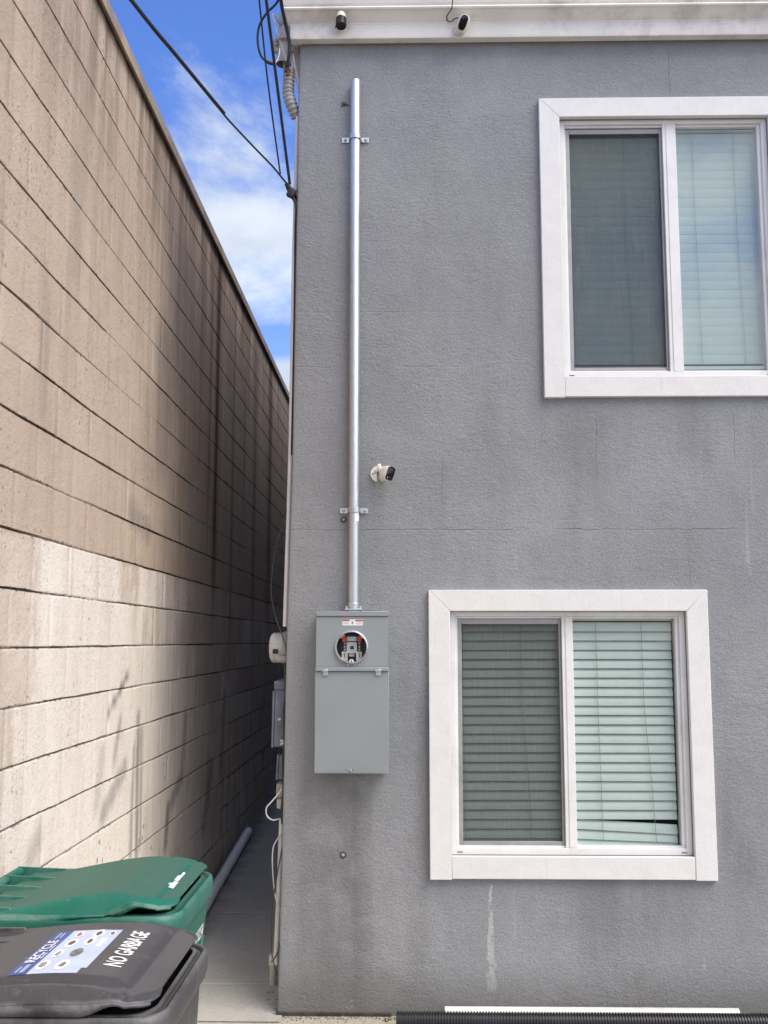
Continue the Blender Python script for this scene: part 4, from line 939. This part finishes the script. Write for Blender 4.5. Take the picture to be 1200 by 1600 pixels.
def make_bin(name, label, xf, xl, yc_, W, zrim, zl, mat, style):
    """xf: front of the rim, xl: front of the lid; the hinge is towards the block wall"""
    hx = .285; cx_ = xf - hx
    b = thing(name, label, 'bin', (cx_, yc_, 0)); hy = W / 2
    m = MB(); rs = [(.03, .80, .76), (.07, .81, .775), (zrim - .17, .915, .92), (zrim - .155, .93, .935), (zrim - .075, .945, .945), (zrim - .068, .985, .985), (zrim - .05, 1, 1), (zrim - .018, 1, 1), (zrim - .004, .99, .99), (zrim, .975, .975), (zrim - .002, .955, .955), (zrim - .009, .945, .945), (zrim - .009, .925, .925), (zrim - .001, .915, .915), (zrim - .001, .885, .89), (zrim - .02, .87, .875), (zrim - .3, .85, .86)]
    m.loft([rrect(cx_, yc_, hx * a, hy * c, .07, z) for z, a, c in rs])
    body = m.build('body', mat, b, ang=50)
    # ribs on the front
    m = MB()
    for v in (-.5, .5):
        m.prism([(xf - .030, yc_ + v * hy - .012, zrim - .16), (xf - .012, yc_ + v * hy - .012, zrim - .165), (xf - .065, yc_ + v * hy - .012, .2), (xf - .085, yc_ + v * hy - .012, .2)], (0, .024, 0))
    m.build('front_rib', mat, b, bev=.004)
    # lid
    L = .56; xb = xl - L; rc = .075
    def half(x):
        d = x - (xl - rc)
        return hy - .004 if d <= 0 else hy - .004 - rc + math.sqrt(max(0, rc * rc - d * d))
    def zlid(x, v):
        u = (x - xb) / L; av = abs(v)
        if style == 'green':
            z = zl - .052 + .052 * sstep(0, .72, u) - .024 * max(0, (u - .75) / .25)
            z -= .004 * math.exp(-((u - .76) / .018) ** 2)
            z -= (.050 if v < 0 else .022) * sstep(.84, 1.0, av) * (1 - .80 * sstep(.66, .82, u))
            z -= .003 * math.exp(-((u - .93) / .012) ** 2)
        else:
            z = zl - .022 + .022 * sstep(0, .6, u) - .026 * sstep(.72, 1, u)
            z -= .017 * math.exp(-((av - .74 - .05 * sstep(.55, .95, u)) / .07) ** 2) * (1 - sstep(.78, .95, u)) * (1 if v < 0 else 1.2 * (1 - sstep(.06, .24, u)))
            z -= (.030 if v < 0 else .016) * sstep(.84, 1.0, av) * (1 - .7 * sstep(.72, .9, u))
            z -= .0035 * math.exp(-((u - .90) / .012) ** 2)
        return z
    def lidp(u, v, e=0):
        x = xb + (1 - (1 - u) ** 1.0) * L; vv = v * 2 - 1; return (x, yc_ + vv * half(x), zlid(x, vv) + e)
    us = [i / 46 * .86 for i in range(46)] + [.86 + .14 * math.sin(math.pi / 2 * i / 12) for i in range(13)]
    m = MB(); nv_ = 44
    vs = [lidp(u, j / nv_) for u in us for j in range(nv_ + 1)]
    m.add(vs, [(i*(nv_+1)+j, (i+1)*(nv_+1)+j, (i+1)*(nv_+1)+j+1, i*(nv_+1)+j+1) for i in range(len(us)-1) for j in range(nv_)])
    # side and back skirt down to the rim
    def skirt(pts, drop):
        k = len(pts); m.add(pts + [(x, y, drop(x, z)) for x, y, z in pts], [(i, i+1, i+1+k, i+k) for i in range(k-1)])
    dr = lambda x, z: (lambda k: (zrim + .003) * (1 - k) + (z - .007) * k)(sstep(.72, .86, (x - xb) / L))
    skirt([lidp(u, 0) for u in us if u < .985], dr); skirt([lidp(u, 1) for u in us if u < .985], dr); skirt([lidp(0, j / nv_) for j in range(nv_ + 1)], lambda x, z: z - .02)
    lid = m.build('lid', mat, b, ang=60, normals=True)
    md = lid.modifiers.new('thickness', 'SOLIDIFY'); md.thickness = .005; md.offset = 0
    # grab bar with gussets behind the hinge
    hb = xb - .052; zb_ = zl - (.048 if style == 'green' else .03)
    m = MB(); m.tube([(hb, yc_ - hy * .86, zb_), (hb, yc_ + hy * .86, zb_)], .015, 14)
    for v in (-.84, -.42, 0, .42, .84):
        yy = yc_ + v * hy
        m.prism([(hb - .014, yy - .004, zb_ + .006), (hb - .004, yy - .004, zb_ + .0165), (xb + .10, yy - .004, zlid(xb + .10, 0) + .006), (xb + .11, yy - .004, zlid(xb + .11, 0) - .006), (xb + .0, yy - .004, zb_ - .035), (hb + .005, yy - .004, zb_ - .016)], (0, .008, 0))
    m.build('handle', mat, b, bev=.0015)
    for v in (-1, 1):
        m = MB(); m.lathe([(.035, -.028), (.10, -.028), (.125, -.018), (.125, .018), (.10, .028), (.035, .028)], (cx_ - hx * .80, yc_ + v * hy * .84, .125), (0, 1, 0), 28); wl = m.build('wheel', M['rubber'], b)
        m = MB(); m.lathe([(0, -.03), (.036, -.029), (.036, .029), (0, .03)], (cx_ - hx * .80, yc_ + v * hy * .84, .125), (0, 1, 0), 18); m.build('hub', mat, wl)
    m = MB(); m.tube([(cx_ - hx * .80, yc_ - hy * .8, .125), (cx_ - hx * .80, yc_ + hy * .8, .125)], .012, 10); m.build('axle', M['zinc'], b)
    def vof(x, y): return (y - yc_) / half(x)
    def lidz(x, y): return zlid(x, max(-1, min(1, vof(x, y))))
    return b, lidz, zl

gb, gz, zl = make_bin('waste_bin', 'green plastic wheeled bin with dusty lid beside the block wall', -.612, -.632, 3.21, .585, 1.045, 1.095, M['green'], 'green')
# small white stamp on the green lid
def lid_pt(px, py, zf, z0):
    p = atZ(px, py, z0)
    for _ in range(6): p = atZ(px, py, zf(p.x, p.y))
    return p
m = MB()
def stroke(a, b, w, e=.0032):
    a, b = lid_pt(*a, gz, zl), lid_pt(*b, gz, zl); d = (b - a); d.z = 0; n = Vector((-d.y, d.x, 0)).normalized() * w / 2
    m.add([(p.x + s * n.x, p.y + s * n.y, gz(p.x + s * n.x, p.y + s * n.y) + e) for p, s in ((a, -1), (b, -1), (b, 1), (a, 1))], [(0, 1, 2, 3)])
for a, b, w in (((266.5, 1389.5), (271, 1384.5), .014), ((271.2, 1384), (276, 1379.5), .012), ((276.5, 1378), (288.5, 1364.8), .006), ((273.5, 1377), (280.5, 1369.5), .006), ((263.5, 1383.5), (266.5, 1381), .004), ((266, 1384.2), (269.5, 1381.8), .004), ((265, 1381.5), (268, 1381.2), .004)): stroke(a, b, w)
m.build('stamp', M['decal'], gb, normals=False)
vs, fs = text_mesh('010258', .052, .0012, .8)
y0 = 3.255; m = MB(); m.add([(-.612 - .0175 - (1.0 - .955) * 0 - max(0, (1.0125 - (.930 + v[1]))) * .03 + .0015, y0 + v[0], .875 + v[1]) for v in vs], fs); m.build('number', M['decal'], gb, normals=False)

nb, nz_, zl2 = make_bin('waste_bin', 'dark grey plastic wheeled bin with recycling sticker in the foreground', -.510, -.537, 2.585, .575, .995, 1.052, M['grey'], 'grey')
m = MB()
# sticker: local frame s (towards the front, +x) and t (along +y)
P = {k: lid_pt(px, py, nz_, zl2) for k, (px, py) in dict(nl=(10, 1528), nb=(41, 1524), fl=(72, 1470), fr=(193, 1455), nr=(134, 1515)).items()}
sx0, sxb, sx1 = P['nl'].x, P['nb'].x, (P['fr'].x + P['nr'].x) / 2
sy0, sy1 = (P['nl'].y + P['nb'].y) / 2, min(P['fr'].y, 2.585 + .2875 * .80)
print('STICK', P, sx0, sx1, sy0, sy1)
def sp_(s, t): return (sx0 + (sx1 - sx0) * s, sy0 + (sy1 - sy0) * t)
def lp(s, t, e):
    x, y = sp_(s, t); return (x, y, nz_(x, y) + e)
sb = (sxb - sx0) / (sx1 - sx0)
def patch(s0, s1, t0, t1, mi, e, nu=10, nv=16): m.grid(lambda u, v: lp(s0 + (s1 - s0) * u, t0 + (t1 - t0) * v, e), nu, nv, mi)
patch(0, sb, 0, 1, 1, .0034); patch(sb, .93, 0, 1, 0, .0034); patch(.93, 1, .10, 1, 0, .0034)
patch(.82, .90, .58, .78, 3, .0040, 3, 4)
def oval(s, t, rs_, rt, mi, e, a0=0, n=20): m.add([lp(s + rs_ * math.cos(2*math.pi*k/n), t + rt * math.sin(2*math.pi*k/n), e) for k in range(n)], [tuple(range(n))], mi)
def blob(s, t, r, mi, seed):
    rd = random.Random(seed); n = 14
    m.add([lp(s + r * .75 * (0.55 + .45 * rd.random()) * math.cos(2*math.pi*k/n), t + r * 1.0 * (.55 + .45 * rd.random()) * math.sin(2*math.pi*k/n), .0048) for k in range(n)], [tuple(range(n))], mi)
for i, (s, t, mi, r) in enumerate(((.36, .17, 6, .075), (.40, .42, 6, .06), (.43, .66, 4, .075), (.41, .88, 7, .055), (.63, .16, 6, .075), (.68, .70, 4, .07), (.70, .90, 4, .07), (.90, .90, 4, .045))):
    oval(s, t, r * 1.12, r * 1.45, 2, .0042); blob(s, t, r, mi, i + 3)
oval(.655, .43, .095, .105, 2, .0042); oval(.655, .43, .085, .095, 5, .0048)
for t0, t1, s in ((.03, .16, .07), (.03, .2, .13), (.03, .2, .16), (.80, .96, .08), (.82, .95, .14), (.50, .64, .205), (.32, .46, .205)): patch(s, s + .022, t0, t1, 8, .0042, 2, 6)
m.build('sticker', [M['sky_blue'], M['blue'], M['paper'], M['decal'], M['brown'], M['slate'], M['olive'], M['redink'], M['sky_blue']], nb, normals=False, ang=80)
def lid_text(body, xa, ya, size, length, name, off=.0):
    vs, fs = text_mesh(body, size, off); wmax = max(v[0] for v in vs); k = length / wmax
    m = MB(); m.add([(xa - v[1], ya + v[0] * k, nz_(xa - v[1], ya + v[0] * k) + .0046) for v in vs], fs); return m.build(name, M['decal'], nb, normals=False, ang=80)
ty0, ty1 = sy0 + (sy1 - sy0) * .24, sy0 + (sy1 - sy0) * .76
lid_text('RECYCLE', sx0 + (sx1 - sx0) * .185, ty0, .034, ty1 - ty0, 'sticker_word', .0008)
pa, pb = lid_pt(186, 1513, nz_, zl2), lid_pt(230, 1462, nz_, zl2)
lid_text('NO GARBAGE', pa.x + .004, pa.y - .006, .057, (pb.y - pa.y) * 1.06, 'lettering', .0013)

# ------------------------------------------------------------------ light and sky
SUN_EL, SUN_AZ = R(53), R(126)          # azimuth from +Y towards +X
SD = Vector((math.sin(SUN_AZ) * math.cos(SUN_EL), math.cos(SUN_AZ) * math.cos(SUN_EL), math.sin(SUN_EL)))
sl = bpy.data.lights.new('sun', 'SUN'); sl.energy = 1.5; sl.angle = R(38); sl.color = (1, .93, .79)
so = bpy.data.objects.new('sun', sl); COL.objects.link(so); so.rotation_euler = SD.to_track_quat('Z', 'Y').to_euler()
wd = bpy.data.worlds.new('World'); SC.world = wd; wd.use_nodes = True
t = NT('w', wd)
sky = t.n('ShaderNodeTexSky', sky_type='NISHITA'); sky.sun_disc = False; sky.sun_elevation = SUN_EL; sky.sun_rotation = SUN_AZ; sky.air_density = 1.0; sky.dust_density = .6; sky.ozone_density = 2.5
d = t.n('ShaderNodeTexCoord').outputs['Generated']
hs = t.n('ShaderNodeHueSaturation'); t.put(hs.inputs['Saturation'], 1.25); t.put(hs.inputs['Value'], SKYV if 'SKYV' in globals() else 1.0); t.put(hs.inputs['Color'], sky.outputs[0])
x, y, z = t.xyz(d)
n1 = t.noise(t.sc(d, (1, 1, 1.7)), 4.6, 9, .62, .35); n2 = t.noise(t.sc(d, (1, 1, 1.6)), 1.1, 3, .5)
bias = 0
def dirblob(px, py, rx, rz, amt):
    q = ray(px, py).normalized(); nx, nz2 = q.x, q.z
    e = t.add(t.math('POWER', t.math('DIVIDE', t.sub(x, nx), rx), 2), t.math('POWER', t.math('DIVIDE', t.sub(z, nz2), rz), 2))
    return t.mul(t.inv(t.ss(e, 0, 1)), amt, t.ss(y, 0, .3))
bias = t.add(dirblob(350, 300, .10, .07, .17), dirblob(420, 400, .09, .06, .13), dirblob(455, 625, .10, .055, .50), dirblob(270, 60, .22, .20, -.08), dirblob(440, 540, .05, .022, -.22), dirblob(290, 190, .10, .06, .10), t.mul(t.sub(t.noise(t.sc(d, (1, 1, 1.4)), 13, 6, .62, .4), .5), .42))
cov = t.add(n1, t.mul(t.sub(n2, .5), .5), bias, t.mul(t.inv(t.ss(y, -.2, .5)), .15))
mask = t.ss(cov, .47, .84)
shade = t.noise(t.sc(d, (1, 1, 1.9)), 7, 5, .6)
cl = t.mix(t.ss(shade, .3, .7), CLOUD[0], CLOUD[1]) if 'CLOUD' in globals() else t.mix(t.ss(shade, .3, .7), (5.6, 5.8, 6.1), (7.5, 7.6, 7.5))
sd = t.add(t.mul(x, SD.x), t.mul(y, SD.y), t.mul(z, SD.z))
dim = t.ss(sd, .25, .85)                       # clouds are dimmer away from the sun
cl = t.mix(dim, t.mix(1, cl, (.45, .48, .515), 'MULTIPLY'), t.mix(1, cl, (1.27, 1.22, 1.03), 'MULTIPLY'))
blue = t.mix(1, hs.outputs[0], (.97, .76, .96), 'MULTIPLY')
c = t.mix(t.mul(mask, .88), blue, cl)
bg = t.n('ShaderNodeBackground'); t.put(bg.inputs[0], c); t.put(bg.inputs[1], .12)
o = t.n('ShaderNodeOutputWorld'); t.t.links.new(bg.outputs[0], o.inputs[0])

SC.view_settings.view_transform = 'Standard'; SC.view_settings.look = 'None'; SC.view_settings.exposure = 1.16; SC.view_settings.gamma = 1
SC.render.engine = 'CYCLES'; SC.cycles.max_bounces = 8; SC.cycles.transparent_max_bounces = 12
SC.cycles.use_denoising = True
# helper properties are not part of the scene
for ob in bpy.data.objects:
    if '_w' in ob: del ob['_w']
